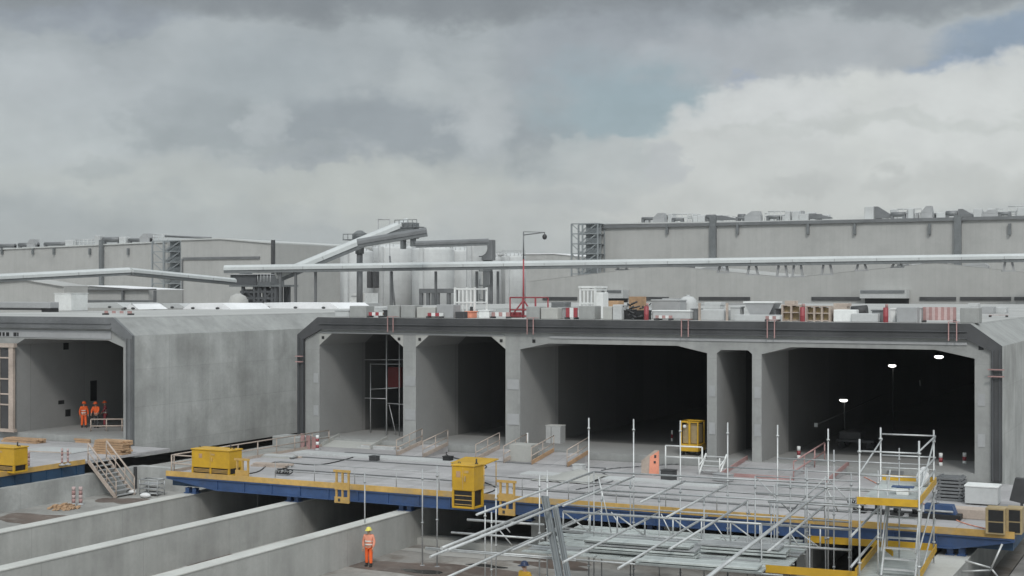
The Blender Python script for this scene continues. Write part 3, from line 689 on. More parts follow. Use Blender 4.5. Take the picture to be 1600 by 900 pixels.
for k in range(9):
    s_ = A.lerp(Bp, (k+.5)/9); MB().box(s_.x-.14, s_.x+.14, A.y+.04, A.y+1.46, s_.z-.02, s_.z+.02).build('tread', 'greyp', t)
for k, (px, py, w, n, lab) in enumerate(((168, 710, 2.2, 6, 'stack of orange timber boards beside the left tunnel frame'), (128, 692, 1.2, 2, 'loose timber boards behind the stair head'), (30, 692, 3.0, 2, 'wide flat timber boards on the left deck behind the power unit'))):
    p = pz(px, py, 0); t = thing('timber_stack', lab, 'timber', (p.x, p.y, 0), 0, 'timber boards on the left deck')
    for i in range(n):
        for j in range(3): MB().box(-w/2+random.uniform(-.1, .1), w/2+random.uniform(-.1, .1), j*.32, j*.32+.27, i*.14, i*.14+.12, .01).build('board', 'wood', t)
p = pz(95, 705, 0); t = thing('cover_sheet', 'large pale sheet lying on the left deck below the workers', 'sheet', (p.x, p.y, 0), .12)
b = MB(); b.box(-2.4, 1.6, -1.2, 1.6, .01, .05, .01); b.build('sheet', 'greyl', t)
b = MB(); b.box(-2.4, 1.6, -1.2, -1.1, .052, .1); b.build('batten', 'wood_p', t)
t = world('orange_barrier', 'low orange rail barrier inside the left bore', 'barrier'); A = pz(52, 668, ZF); B = A+Vector((.3, 3.2, 0))
rail(t, [A, B], zs=(.3, .6), r=.05, m='pink', step=1.2, name='rail')
t = world('orange_barrier', 'orange and white rail barrier at the feet of the three workers', 'barrier'); A = pz(142, 674, ZF); B = A+Vector((2.6, 1.6, 0))
rail(t, [A, B], zs=(.35, .8), r=.045, m='wood_p', step=1.0, name='rail')
# ledge objects
for k, px in enumerate((115, 126)):
    p = pz(px, 789, -2.0); marker(('left', 'right')[k]+' one of two pink and white posts on the ledge by the skid wall', p, 1.0, .1)
p = pz(92, 795, -2.0); t = thing('rubble_heap', 'flat brown heap of rubble on the ledge beside the paired posts', 'rubble', p)
b = MB()
for k in range(40):
    a = random.uniform(0, 6.28); r = random.random()**.5; s_ = random.uniform(.1, .24)
    b.obox((r*math.cos(a)*.9, r*math.sin(a)*.7, 0), (s_, .05, random.uniform(0, .06)), (-.04, s_, .03), (0, .02, s_*.9*(1.3-r)))
b.build('rubble', 'wood', t)
p = pz(232, 775, -2.0); t = thing('mesh_rack', 'grey bar rack standing against the wall at the stair foot', 'rack', p, .1)
b = MB()
for x in (-.6, 0, .6): b.tube((x, 0, 0), (x, 0, .95), .035, 6)
for z in (.15, .4, .65, .92): b.tube((-.6, 0, z), (.6, 0, z), .04, 6); b.tube((-.6, .7, z), (.6, .7, z), .04, 6)
for x in (-.6, .6): b.tube((x, .7, 0), (x, .7, .95), .035, 6); b.tube((x, 0, .92), (x, .7, .92), .035, 6)
b.build('frame', 'galv_d', t); b = MB()
for k in range(3): b.box(-.55, .55, .05, .65, .17+k*.25, .21+k*.25)
b.build('shelf', 'greyp', t)
for k, (px, py, lab) in enumerate(((205, 772, 'pale sack lying near the stair foot'), (227, 778, 'white sack beside the bar rack'))):
    p = pz(px, py, -2.0); tag(MB().ball((0, 0, .14), .3, (1.2, .8, .5)).build('sack', 'bag'), lab, 'sack', 'sacks on the ledge').location = p

# ------------------------------------------------------------------ people
def skin_mesh(verts, edges, radii, sub=2):
    me = bpy.data.meshes.new('tmp'); me.from_pydata(verts, edges, []); o = bpy.data.objects.new('tmp', me); COL.objects.link(o)
    md = o.modifiers.new('skin', 'SKIN'); md.use_smooth_shade = True
    for i, r in enumerate(radii):
        sv = me.skin_vertices[0].data[i]; sv.radius = (r, r) if not isinstance(r, tuple) else r; sv.use_root = (i == 0)
    o.modifiers.new('sub', 'SUBSURF').levels = sub
    dg = bpy.context.evaluated_depsgraph_get(); dg.update()
    r_ = bpy.data.meshes.new_from_object(o.evaluated_get(dg)); bpy.data.objects.remove(o); bpy.data.meshes.remove(me)
    for p in r_.polygons: p.use_smooth = True
    return r_
def part(name, me, m, parent):
    o = bpy.data.objects.new(name, me); COL.objects.link(o); me.materials.clear(); me.materials.append(MT[m]); o.parent = parent; return o
def person(label, loc, rz, jacket='orange', trousers='orange', helmet='white', bend=0.0, arms=((.28, .02, .80), (-.28, .02, .80)), stride=.05, vest=True, H=1.76):
    """faces -Y in its own space; arms give the wrist positions"""
    t = thing('person', label, 'person', loc, rz, 'workers in hi vis clothing'); t.scale = (H/1.76,)*3
    by = -bend
    hip = (0, 0, .93); chest = (0, by*.6, 1.28); neck = (0, by, 1.47); head = (0, by-.02, 1.62)
    V = [hip, (0, by*.3, 1.08), chest, neck, head]; E_ = [(0, 1), (1, 2), (2, 3), (3, 4)]; R_ = [(.13, .1), (.13, .09), (.15, .1), .055, .085]
    for sx, wr in zip((1, -1), arms):
        i = len(V); sh = Vector((sx*.19, by*.85, 1.40)); w = Vector(wr); el_ = (sh+w)/2+Vector((sx*.05, .05, -.01))
        hd = w+(w-el_).normalized()*.08
        V += [tuple(sh), tuple(el_), tuple(w), tuple(hd)]; E_ += [(2, i), (i, i+1), (i+1, i+2), (i+2, i+3)]; R_ += [.06, .045, .033, .04]
    for sx, dy in ((1, -stride), (-1, stride)):
        i = len(V); V += [(sx*.1, 0, .86), (sx*.11, dy*.6-.02, .48), (sx*.12, dy, .09), (sx*.13, dy-.14, .045)]
        E_ += [(0, i), (i, i+1), (i+1, i+2), (i+2, i+3)]; R_ += [.085, .06, .045, .04]
    body = part('body', skin_mesh(V, E_, R_), 'skin', t)
    b = MB()     # face details and fingers
    b.tube((0, by-.105, 1.62), (0, by-.13, 1.595), .014, 6, .02)
    for sx in (-.03, .03): b.ball((sx, by-.098, 1.635), .012)
    for sx in (-1, 1): b.ball((sx*.085, by-.02, 1.61), .028, (.4, .7, 1))
    for sx, wr in zip((1, -1), arms):
        w = Vector(wr); d = (w-(Vector((sx*.19, by*.85, 1.40))+w)/2).normalized(); a = d.orthogonal().normalized()
        for k in range(4): q = w+d*.1+a*(k-1.5)*.019; b.tube(q, q+d*(.07 if k in (1, 2) else .055)+Vector((0, -.012, 0)), .009, 6)
        q = w+d*.05+a*.035; b.tube(q, q+d*.045+a*.025, .011, 6)
    b.build('face_and_fingers', 'skin', body)
    # jacket
    V = [(0, 0, .88), (0, by*.3, 1.08), chest, (0, by*.93, 1.44)]; E_ = [(0, 1), (1, 2), (2, 3)]; R_ = [(.18, .14), (.175, .13), (.19, .135), (.085, .08)]
    for sx, wr in zip((1, -1), arms):
        i = len(V); sh = Vector((sx*.2, by*.85, 1.40)); w = Vector(wr); el_ = (sh+w)/2+Vector((sx*.05, .05, -.01)); w2 = el_.lerp(w, .88)
        V += [tuple(sh), tuple(el_), tuple(w2)]; E_ += [(2, i), (i, i+1), (i+1, i+2)]; R_ += [.082, .068, .056]
    jk = part('jacket', skin_mesh(V, E_, R_), jacket, t)
    if vest:
        b = MB()
        for z, rx, ry in ((1.02, .186, .142), (1.17, .19, .145)):
            rings = [[b.b.verts.new((rx*math.cos(k*math.pi/10), by*(z-.93)+ry*math.sin(k*math.pi/10), z+dz)) for k in range(20)] for dz in (-.028, .028)]
            for k in range(20): b.b.faces.new((rings[0][k], rings[0][(k+1) % 20], rings[1][(k+1) % 20], rings[1][k]))
        b.build('reflective_band', 'reflect', jk)
    V = [(0, 0, .97)]; E_ = []; R_ = [(.165, .13)]
    for sx, dy in ((1, -stride), (-1, stride)):
        i = len(V); V += [(sx*.1, 0, .84), (sx*.11, dy*.6-.02, .48), (sx*.12, dy, .13)]; E_ += [(0, i), (i, i+1), (i+1, i+2)]; R_ += [.11, .088, .078]
    part('trousers', skin_mesh(V, E_, R_), trousers, t)
    for sx, dy in ((1, -stride), (-1, stride)):
        b = MB(); b.ball((sx*.13, dy-.06, .055), .075, (.8, 1.9, .75)); b.tube((sx*.12, dy, .06), (sx*.12, dy, .2), .062, 10); b.build('boot', 'boot', t)
    b = MB(); b.lathe((0, by-.02, 1.655), [(.165, 0), (.16, .015), (.128, .02), (.125, .06), (.105, .11), (.06, .145), (.01, .155)], 18); b.obox((-.09, by-.24, 1.65), (.18, 0, 0), (0, .12, .01), (0, 0, .015)); b.build('helmet', helmet, t)
    return t
MT['helm_y'] = mat('yellow helmet', (.7, .62, .12), .4, .05, 4)
p = pz(583, 881, PIT); person('worker in faded orange jacket and yellow helmet standing beside the skid wall', (p.x+.15, p.y-.6, PIT), math.radians(10), 'orange_p', 'orange', 'helm_y', arms=((.24, -.1, .86), (-.25, -.06, .84)))
p = pz(131, 668, ZF); person('worker in orange, left one of the three in the left bore', (p.x, p.y, ZF), math.radians(60), bend=.02, arms=((.26, -.12, .85), (-.24, .02, .8)), helmet='orange')
p = pz(146, 669, ZF); person('bending worker in orange with white chest band, middle of the three', (p.x, p.y+.3, ZF), math.radians(20), trousers='dark', bend=.16, arms=((.2, -.42, 1.02), (-.2, -.4, 1.0)), helmet='orange')
p = pz(156, 668, ZF); person('worker in red jacket, right one of the three in the left bore', (p.x, p.y+.5, ZF), math.radians(-40), jacket='red', trousers='red', arms=((.22, -.25, 1.0), (-.25, .02, .82)), helmet='orange')
p = pD(820, 878, 54.5); person('worker with dark blue helmet cropped by the bottom picture edge', (p.x, p.y, PIT), math.radians(-20), jacket='yellow', trousers='navy', helmet='navy', H=p.z-PIT)

# ------------------------------------------------------------------ scaffolds
R = .032
SB = world('scaffold', 'large galvanised tube scaffold with lattice girders in front of the deck', 'scaffold')
V1 = 58.1
def standard(parent, px, ytop, v, z0=PIT, m='galv', r=R):
    p = pv(px, ytop, v); b = MB(); q = Vector((p.x, p.y, z0)); b.tube(q, p, r, 8)
    z = p.z-.45
    while z > z0+.3:
        if (int(z*2) % 2) == 0 or True: b.tube((p.x, p.y, z-.03), (p.x, p.y, z+.03), r*2.1, 8)
        z -= 2.0
    b.tube((p.x, p.y, z0), (p.x, p.y, z0+.02), .12, 8)
    return b.build('standard', m, parent)
for px, yt in ((920, 653), (990, 655), (1063, 657), (1137, 660), (1215, 664), (1294, 670)): standard(SB, px, yt, V1)
for px, yt in ((570, 738), (660, 733), (683, 728)): standard(SB, px, yt, V1, m='galv_d')
for px, yt in ((758, 790), (775, 762), (843, 742), (855, 735), (768, 800)): standard(SB, px, yt, 55.2)
for px, yt in ((928, 737), (940, 763), (1214, 755), (1205, 785), (1261, 731), (1303, 703), (1327, 770), (1168, 783), (1030, 765), (1100, 770)): standard(SB, px, yt, 54.2, m='galv_d', r=.027)
def utube(px0, py0, px1, v, r=R, m='galv', parent=None, name='ledger', py1=None):
    a = pv(px0, py0, v); b_ = pv(px1, py0 if py1 is None else py1, v)
    if py1 is None: b_ = Vector((b_.x, b_.y, a.z))
    b = MB(); b.tube(a, b_, r, 8); return b.build(name, m, parent or SB)
def vtube(px0, py0, v0, px1, r=R, m='galv', parent=None, name='transom', dz=0.0):
    a = pv(px0, py0, v0); u = a.dot(SU); d = ray(px1, 455); k = d.dot(SU)/d.dot(SV); v1 = u/k
    b_ = uvz(u, v1, a.z+dz); b = MB(); b.tube(a, b_, r, 8); return b.build(name, m, parent or SB)
# lattice girders along the deck
def girder(parent, px0, py0, px1, v, h=.78, m='galv', bay=.9, rc=.034):
    a = pv(px0, py0, v); c_ = pv(px1, py0, v); c_ = Vector((c_.x, c_.y, a.z)); b = MB(); up = Vector((0, 0, h))
    b.tube(a, c_, rc, 8); b.tube(a+up, c_+up, rc, 8); n = max(2, round((c_-a).length/bay))
    for k in range(n+1):
        s_ = a.lerp(c_, k/n); b.tube(s_, s_+up, rc*.75, 6)
        if k < n and k % 2 == 0: b.tube(s_+up, a.lerp(c_, (k+1)/n), rc*.7, 6)
    return b.build('lattice_girder', m, parent)
girder(SB, 880, 829, 1330, 54.2, bay=1.15, rc=.048); utube(730, 812, 850, 55.4, r=.055); utube(705, 832, 850, 54.0, r=.045)
girder(SB, 665, 858, 900, 51.0, .06, bay=3)
for (a, v) in (((928, 737, 1300), 56.2), ((939, 766, 1350), 55.2), ((1212, 757, 1345), 57.6), ((1200, 784, 1345), 54.0), ((870, 788, 1330), 57.4)): utube(*a, v, m='galv_d', r=.038)
for a in ((928, 737, 56.2, 745), (939, 763, 56.2, 700), (940, 797, 56.2, 800), (900, 812, 55.5, 668), (1030, 801, 55.5, 880), (1105, 806, 55.5, 966), (1168, 783, 55.5, 1046), (1292, 762, 56.5, 1090),
          (1288, 790, 55.5, 1200), (990, 745, 57.5, 880), (1070, 752, 57.5, 1000), (1137, 757, 57.8, 1040), (870, 790, 56.2, 672)): vtube(*a, r=.046)
vtube(1262, 784, 54.2, 1092, r=.06); vtube(845, 795, 55.4, 690, r=.065)
for (x0, y0, x1, y1, v) in ((935, 745, 955, 832, 54.2), (955, 800, 972, 826, 54.2), (1033, 803, 1052, 842, 54.2), (1116, 818, 1137, 848, 54.2), (1292, 764, 1310, 800, 56), (1236, 835, 1250, 856, 54.2), (775, 822, 800, 852, 55), (783, 815, 797, 832, 55), (1165, 785, 1172, 805, 55.5), (1258, 790, 1272, 815, 55)):
    b = MB(); b.tube(pv(x0, y0, v), pv(x1, y1, v), .027, 8); b.build('brace', 'galv', SB)
for px, yt, v in ((985, 745, 57.6), (1063, 752, 57.6), (1137, 757, 57.6), (1210, 757, 57.6), (1330, 740, 57.6), (1258, 730, 57.6)): standard(SB, px, yt, v, m='galv_d', r=.03)
for a in ((1063, 752, 1376, V1), (1137, 730, 1376, V1), (1215, 716, 1459, V1), (1180, 744, 1343, 55.9), (1180, 770, 1343, 55.9), (1190, 818, 1343, 53.0)): utube(*a, m='galv_d', r=.03)
for px, yt, v in ((1180, 744, 55.9), (1235, 744, 55.9), (1290, 744, 55.9), (1343, 744, 55.9), (1190, 818, 53.0), (1265, 818, 53.0)): standard(SB, px, yt, v, m='galv_d', r=.03)
for (x0, y0, x1, y1, v) in ((1180, 745, 1235, 800, 55.9), (1290, 745, 1343, 800, 55.9), (1235, 800, 1290, 746, 55.9)):
    b = MB(); b.tube(pv(x0, y0, v), pv(x1, y1, v), .027, 8); b.build('brace', 'galv_d', SB)
# lower boarded level with boards
zl = -.5
uL = pv(885, 800, 58).dot(SU); uR = pv(1250, 800, 58).dot(SU)
k = 0; v = 51.2
while v < 57.7:
    nb = 0; u = uL + .6 + (.9 if k % 3 == 1 else 0)
    while u < uR-.4:
        ln = random.choice((2.07, 2.57, 3.07)); u2 = min(u+ln, uR+.7)
        if random.random() < .985:
            b = MB(); b.obox(uvz(u, v, zl+random.choice((0, 0, 0, .03))), SU*(u2-u-.04), SV*.3, SZ*.05); b.build('scaffold_board', random.choice(['alu', 'alu', 'alu', 'galv_d']), SB)
        u = u2
    v += .36; k += 1
for v in (51.0, 53.2, 55.4, 57.6):
    b = MB(); b.tube(uvz(uL, v, zl-.06), uvz(uR+.7, v, zl-.06), R, 8); b.build('ledger', 'galv', SB)
# stacked boards on the level
for i, (px, py, lab, n, w) in enumerate(((1000, 868, 'long stack of pale scaffold boards in the middle of the scaffold', 4, 4.2), (1160, 866, 'stack of pale scaffold boards with dark gaps right of the long stack', 3, 3.2), (1090, 890, 'low stack of greenish boards nearest the picture bottom', 2, 4.5))):
    p = pz(px, py, zl+.16); t = thing('board_stack', lab, 'board stack', p, SA, 'stacks of scaffold boards')
    for j in range(n): MB().box(-w/2+random.uniform(-.2, .2), w/2+random.uniform(-.2, .2), random.uniform(-.1, .1), .9, j*.12, j*.12+.08, .01).build('board', ('alu', 'alu', 'galv_d')[j % 3], t)
# leaning channel profiles
for i, (a, c_, lab) in enumerate((((852, 775), (876, 905), 'thick leaning steel channel on the left of the leaning pair'), ((868, 792), (889, 905), 'thinner leaning steel channel on the right of the leaning pair'))):
    p = pv(*a, 50.5); q = pv(*c_, 49.8); b = MB(); w = .13 if i == 0 else .1
    d = SU*w; e = SV*.12
    b.obox(q-d, d*2, SV*.03, p-q); b.obox(q-d-SV*.14, SU*.03, SV*.14, p-q); b.obox(q+d-SU*.03-SV*.14, SU*.03, SV*.14, p-q)
    lo = q + (q-p)*1.05
    b.obox(lo-d, d*2, SV*.03, q-lo)
    tag(b.build('steel_channel', 'steel_l'), lab, 'steel profile', 'leaning steel channels')

ST = world('stair_tower', 'scaffold stair tower with yellow toe boards at the right', 'scaffold')
uA, uB = -7.62, -5.56; VF = 51.6
for px, yt, v in ((1343, 686, VF), (1436, 689, VF), (1376, 668, V1), (1459, 672, V1)): standard(ST, px, yt, v, r=.036)
standard(ST, 1372, 735, 52.6, r=.03); standard(ST, 1405, 700, 56, m='galv_d', r=.026); standard(ST, 1386, 745, 57, m='galv_d', r=.026)
zp = pv(1390, 790, VF).z
b = MB(); b.obox(uvz(uA, VF, zp), SU*(uB-uA), SV*(V1-VF), SZ*.05); b.build('platform', 'alu', ST)
for o_, a_, b_ in ((uvz(uA-.03, VF-.06, zp), SU*(uB-uA+.06), SV*.04), (uvz(uB+.01, VF, zp), SU*.04, SV*(V1-VF)), (uvz(uA, V1+.03, zp), SU*(uB-uA), SV*.04)):
    b = MB(); b.obox(o_, a_, b_, SZ*.26); b.build('toe_board', 'yellow', ST)
for z in (zp+.55, zp+1.05, zp+1.9):
    for (p0, p1) in ((uvz(uA, V1, z), uvz(uB, V1, z)), (uvz(uB, VF, z), uvz(uB, V1, z)), (uvz(uA, VF, z), uvz(uB, VF, z))):
        b = MB(); b.tube(p0, p1, R, 8); b.build('guard_rail', 'galv', ST)
b = MB(); b.tube(uvz(uA, VF, zp+1.0), uvz(uA, V1, zp+1.7), R, 8); b.tube(uvz(uB, VF, zp+.1), uvz(uB, V1, zp+1.9), R, 8); b.build('brace', 'galv', ST)
for z in (zl+.0, .6): 
    for (p0, p1) in ((uvz(uB, VF, z-.3), uvz(uB, V1, z+1.2)), ):
        b = MB(); b.tube(p0, p1, R, 8); b.build('brace', 'galv', ST)
vtube(1374, 792, 57.5, 1330, parent=ST, name='brace', r=.045); vtube(1374, 834, 57.5, 1330, parent=ST, name='brace', r=.045)
# lower platform
zq = -.56
b = MB(); b.obox(uvz(uA-.2, VF, zq-.05), SU*(uB-uA+.2), SV*(V1-VF), SZ*.05); b.build('platform', 'alu', ST)
for o_, a_, b_ in ((uvz(-10.6, V1, zq), SU*(uB+10.6), SV*.04), (uvz(-10.9, VF-.3, zq), SU*(3.3), SV*.04), (uvz(uB+.02, VF, zq), SU*.04, SV*(V1-VF)), (uvz(uA-.1, VF, zq+.05), SU*.06, SV*5.6)):
    b = MB(); b.obox(o_, a_, b_, SZ*.28); b.build('toe_board', 'yellow', ST)
b = MB(); b.bar(pv(1376, 850, 57), pv(1395, 865, 55), .04, .2); b.build('toe_board', 'yellow', ST)
# the stair flight between the platforms
u0, u1 = uA+.75, uB-.12
fl_ = bpy.data.objects.new('stair_flight', None); COL.objects.link(fl_); fl_.parent = ST
vb, vt = 52.2, 54.6
sA = uvz(0, vb, zq); sB = uvz(0, vt, zp)
for u in (u0, u1):
    b = MB(); b.bar(sA+SU*u, sB+SU*u, .06, .16); b.build('stringer', 'galv', fl_)
    b = MB(); b.tube(sA+SU*u+SZ*.9, sB+SU*u+SZ*.9, .03, 8); b.build('handrail', 'galv', fl_)
for k in range(8):
    s_ = sA.lerp(sB, (k+.6)/8); b = MB(); b.obox(s_+SU*u0, SU*(u1-u0), SV*.26, SZ*.04); b.build('tread', 'greyl', fl_)
sC = uvz(0, vb, PIT)
b = MB()
for u in (u0, u1): b.bar(sC+SU*u, sA+SU*u+SV*.05, .06, .14)
for k in range(6): s_ = sC.lerp(sA, (k+.5)/6); b.bar(s_+SU*u0, s_+SU*u1, .05, .05)
b.build('ladder', 'galv', ST)
# bags and boxes on the tower platform
p = uvz(uB-.35, 56.9, zp+.05); t = thing('white_sack', 'bulging white sack on the upper yellow edged platform', 'sack', p)
b = MB(); b.ball((0, 0, .3), .34, (.8, 1, 1.0)); b.ball((.05, .05, .62), .17, (1, 1, .8)); b.build('sack', 'bag', t)
p = uvz(uB-.8, 54.3, zp+.05); t = thing('carton', 'white carton with purple top on the upper scaffold platform', 'box', p, SA)
MB().box(-.22, .22, -.2, .2, 0, .26, .01).build('box', 'white', t); MB().box(-.4, .4, -.22, .22, .262, .3).build('lid', 'blue', t)
# brace props at the bottom right beside the pale wall
t = world('tube_prop', 'pair of crossed white tube props at the bottom right corner', 'prop')
b = MB(); 
for a, c_ in (((1508, 876), (1550, 888)), ((1502, 893), (1548, 891)), ((1548, 890), (1566, 850)), ((1550, 890), (1562, 905))): b.tube(pY(*a, 57), pY(*c_, 57.2), .04, 8)
b.build('tube', 'galv', t)

# scaffold inside the leftmost bore
t = world('bore_scaffold', 'slim scaffold standing inside the leftmost bore of the main element', 'scaffold')
for px, yt, Y in ((579, 568, 79), (604, 524, 78), (624, 524, 78)): q = pY(px, yt, Y); MB().tube((q.x, q.y, ZF), q, .045 if px == 604 else .035, 8).build('standard', 'galv', t)
for (x0, y0, x1, y1) in ((570, 562, 630, 562), (580, 569, 626, 569), (580, 608, 622, 606), (570, 622, 604, 623), (604, 630, 632, 632)): MB().tube(pY(x0, y0, 78.5), pY(x1, y1, 78.5), .03, 8).build('ledger', 'galv_d', t)
b = MB(); b.tube(pY(608, 632, 78.3), pY(620, 684, 78.3), .03, 8); b.build('brace', 'galv_d', t)
tag(MB().box(*pbox(606, 574, 626, 605, 79.3, .3)).build('red_sheet', 'red_dark'), 'red sheet hanging behind the slim scaffold in the leftmost bore', 'sheet')

# ------------------------------------------------------------------ lights in the right bore
for k, (px, py, Y, lab) in enumerate(((1318, 625, 86, 'lowest of the three lit work lights in the last bore'), (1394, 571, 92, 'middle one of the three lit work lights in the last bore'), (1467, 557, 82, 'highest of the three lit work lights, near the bore ceiling'))):
    p = pY(px, py, Y); t = thing('work_light', lab, 'work light', p, 0, 'lit work lights in the right bore')
    b = MB(); b.ball((0, 0, -.02), .15, (1.7, 1, .7)); b.build('diffuser', 'lampw', t)
    b = MB(); b.lathe((0, 0, .06), [(.27, 0), (.28, .03), (.16, .1), (.05, .12)], 14); b.build('shade', 'dark', t)
    b = MB(); top = 6.6-p.z if k == 2 else None
    if top: b.tube((0, 0, .2), (0, 0, top), .03, 6)
    else: b.tube((.0, .25, .15), (.0, .25, ZF-p.z), .04, 6); b.tube((0, 0, .2), (0, .25, .15), .03, 6)
    b.build('pole' if k < 2 else 'hanger', 'steel_d', t)
t = world('cable_line', 'thin cable rising along the dark wall of the right bore', 'cable'); b = MB()
A = pY(1275, 664, 84); B = pY(1378, 618, 100); b.tube(A, B, .035, 6); b.build('cable', 'steel_m', t); MB().box(A.x-.1, A.x+.1, A.y-.05, A.y+.05, A.z-.12, A.z+.12).build('clip', 'white', t)
tag(MB().tube(pY(1437, 594, 90), pY(1438, 603, 90), .05, 6).build('reflector', 'galv'), 'small pale upright reflector in the dark right bore', 'reflector')
p = pY(1340, 690, 84); t = thing('site_trolley', 'dark site trolley parked inside the right bore', 'trolley', (p.x, 84, ZF))
MB().box(-1.1, 1.1, -.6, .6, .4, .55, .02).build('bed', 'steel_d', t); MB().box(-1.0, .3, -.5, .5, .56, 1.0, .05).build('load', 'dark', t)
for x in (-.8, .8):
    for y in (-.55, .55): MB().tube((x, y-.06, .22), (x, y+.06, .22), .21, 12).build('wheel', 'black', t)

# ================================================================== ON THE ROOFS
RZ = 8.08
def rb(name, label, cat, px, m, Y, dep=1.0, group=None, lid=None, lift=0):
    x0, x1, y0, y1, z0, z1 = pbox(*px, Y, dep); w = x1-x0
    t = thing(name, label, cat, ((x0+x1)/2, Y, RZ), 0, group); h = max(.15, z1-RZ)
    MB().box(-w/2, w/2, 0, dep, lift, h, min(.04, w*.08)).build('body', m, t)
    if lid: MB().box(-w/2-.04, w/2+.04, -.04, dep+.04, h+.002, h+.07, .01).build('lid', lid, t)
    if lift:
        for x in (-w/2+.05, w/2-.15): MB().box(x, x+.1, .02, dep-.02, 0, lift).build('foot', 'dark', t)
    return t
G = 'concrete ballast blocks on the tunnel roof'
for px, lab, m in (((546, 478, 572, 497), 'leftmost grey ballast block on the main roof', 'conc'), ((605, 477, 624, 497), 'grey ballast block, left one of the close pair on the roof', 'conc'), ((626, 477, 648, 497), 'grey ballast block, right one of the close pair on the roof', 'conc'),
      ((651, 480, 680, 497), 'low pale ballast block between two grey ones', 'conc_pale'), ((682, 476, 708, 498), 'darker ballast block left of the white barred cage', 'greyp'), ((822, 479, 843, 499), 'grey ballast block right of the red mast base', 'conc'),
      ((845, 481, 871, 499), 'pale ballast block, second right of the red mast', 'conc_pale'), ((904, 478, 929, 500), 'grey ballast block below the small white cage', 'conc'), ((942, 479, 956, 500), 'narrow pale block left of the dark rebar pile', 'conc_pale'),
      ((957, 476, 971, 500), 'narrow white block touching the dark rebar pile', 'greyl'), ((1401, 480, 1433, 503), 'grey block left of the pink striped barrier', 'greyp'), ((1500, 481, 1530, 504), 'grey block at the roof end right of the pink striped barrier', 'conc')):
    rb('concrete_block', lab, 'block', px, m, 76.2, 1.0, G)
rb('tool_box', 'low grey box with pale lid by the rebar pile', 'box', (1020, 487, 1078, 502), 'greyl', 76.4, 1.2, lid='white', lift=.08)
rb('tool_box', 'grey box behind the low grey box, darker', 'box', (1018, 470, 1062, 490), 'greyp', 80, 1.2, lid='greyl')
rb('tool_box', 'pale box stack beside the tan posts', 'box', (1094, 484, 1132, 502), 'greyl', 77, 1.2)
rb('step_box', 'white stepped box right of the brown crates', 'box', (1302, 484, 1338, 503), 'white', 76.6, 1.2)
rb('step_box', 'pale low box under the dark hose drum', 'box', (1330, 490, 1372, 503), 'greyl', 76.4, 1.0)
rb('tool_box', 'dark low case beneath the white barred cage', 'case', (711, 487, 725, 495), 'dark', 76.0, .5)
# white barred cages
def cage(label, px, Y, n, roof=False):
    x0, x1, _, _, _, z1 = pbox(*px, Y); z0 = RZ; t = world('barred_cage', label, 'cage', 'white barred cages on the roof'); d = 1.6
    b = MB()
    for x in (x0, x1):
        for y in (Y, Y+d): b.box(x-.06, x+.06, y-.06, y+.06, z0, z1)
    for z in (z1-.1, z0+.15, (z0+z1)/2):
        for y in (Y, Y+d): b.box(x0, x1, y-.04, y+.04, z-.05, z+.05)
        for x in (x0, x1): b.box(x-.04, x+.04, Y, Y+d, z-.05, z+.05)
    b.build('frame', 'white', t)
    b = MB()
    for k in range(1, n): x = x0+(x1-x0)*k/n; b.box(x-.05, x+.05, Y-.02, Y+.02, z0+.2, z1-.1)
    b.build('bars', 'white', t)
    if roof: MB().box(x0-.1, x1+.1, Y-.1, Y+d+.1, z1, z1+.12).build('roof', 'white', t)
    MB().box(x1-.3, x1-.1, Y-.09, Y-.065, z0+.3, z0+.7).build('lock_plate', 'dark', t)
    return t
cage('tall white barred cage on the main roof, left one', (711, 449, 742, 491), 78, 5)
cage('small white roofed cage right of the red mast', (907, 450, 930, 478), 79, 4, True)
rb('white_cabinet', 'narrow white cabinet beside the small roofed cage', 'cabinet', (931, 457, 942, 500), 'white', 79, .9)
# red mast crane
t = world('mast_crane', 'slim red davit mast with jib and hook on a red frame base', 'mast')
Ym = 80; A = pY(818, 490, Ym); A.z = RZ; q = pY(818, 405, Ym); r_ = pY(819, 362, Ym)
MB().tube(A, Vector((A.x, A.y, q.z)), .07, 8, .05).build('mast', 'red', t); MB().tube(Vector((A.x, A.y, q.z)), Vector((A.x, A.y, r_.z)), .05, 8, .04).build('mast_top', 'steel_m', t)
j = pY(851, 363, Ym); j2 = pY(818, 366, Ym); b = MB(); b.tube(Vector((A.x, A.y, j2.z-.05)), j, .035, 6); b.tube(Vector((A.x, A.y, r_.z)), j, .02, 6); b.build('jib', 'steel_m', t)
b = MB(); b.tube(j, j-Vector((0, 0, .15)), .02, 6); b.ball(j-Vector((0, 0, .28)), .15, (1, 1, 1.2)); b.build('hook_block', 'dark', t)
x0, x1, _, _, _, z1 = pbox(797, 465, 837, 495, Ym-1)
b = MB()
for x in (x0, (x0+x1)/2, x1):
    for y in (Ym-1, Ym+.8): b.tube((x, y, RZ), (x, y, z1), .05, 6)
for z in (RZ+.1, RZ+.5, z1):
    for y in (Ym-1, Ym+.8): b.tube((x0, y, z), (x1, y, z), .045, 6)
    for x in (x0, x1): b.tube((x, Ym-1, z), (x, Ym+.8, z), .045, 6)
b.build('base_frame', 'red', t)
b = MB(); b.tube((x0, Ym-1, RZ), (A.x, A.y, RZ+1.1), .05, 6); b.tube((x1, Ym-1, RZ), (A.x, A.y, RZ+1.1), .05, 6); b.box(A.x-.7, A.x-.1, Ym-.6, Ym, RZ, RZ+.35, .05); b.build('brace', 'red', t)
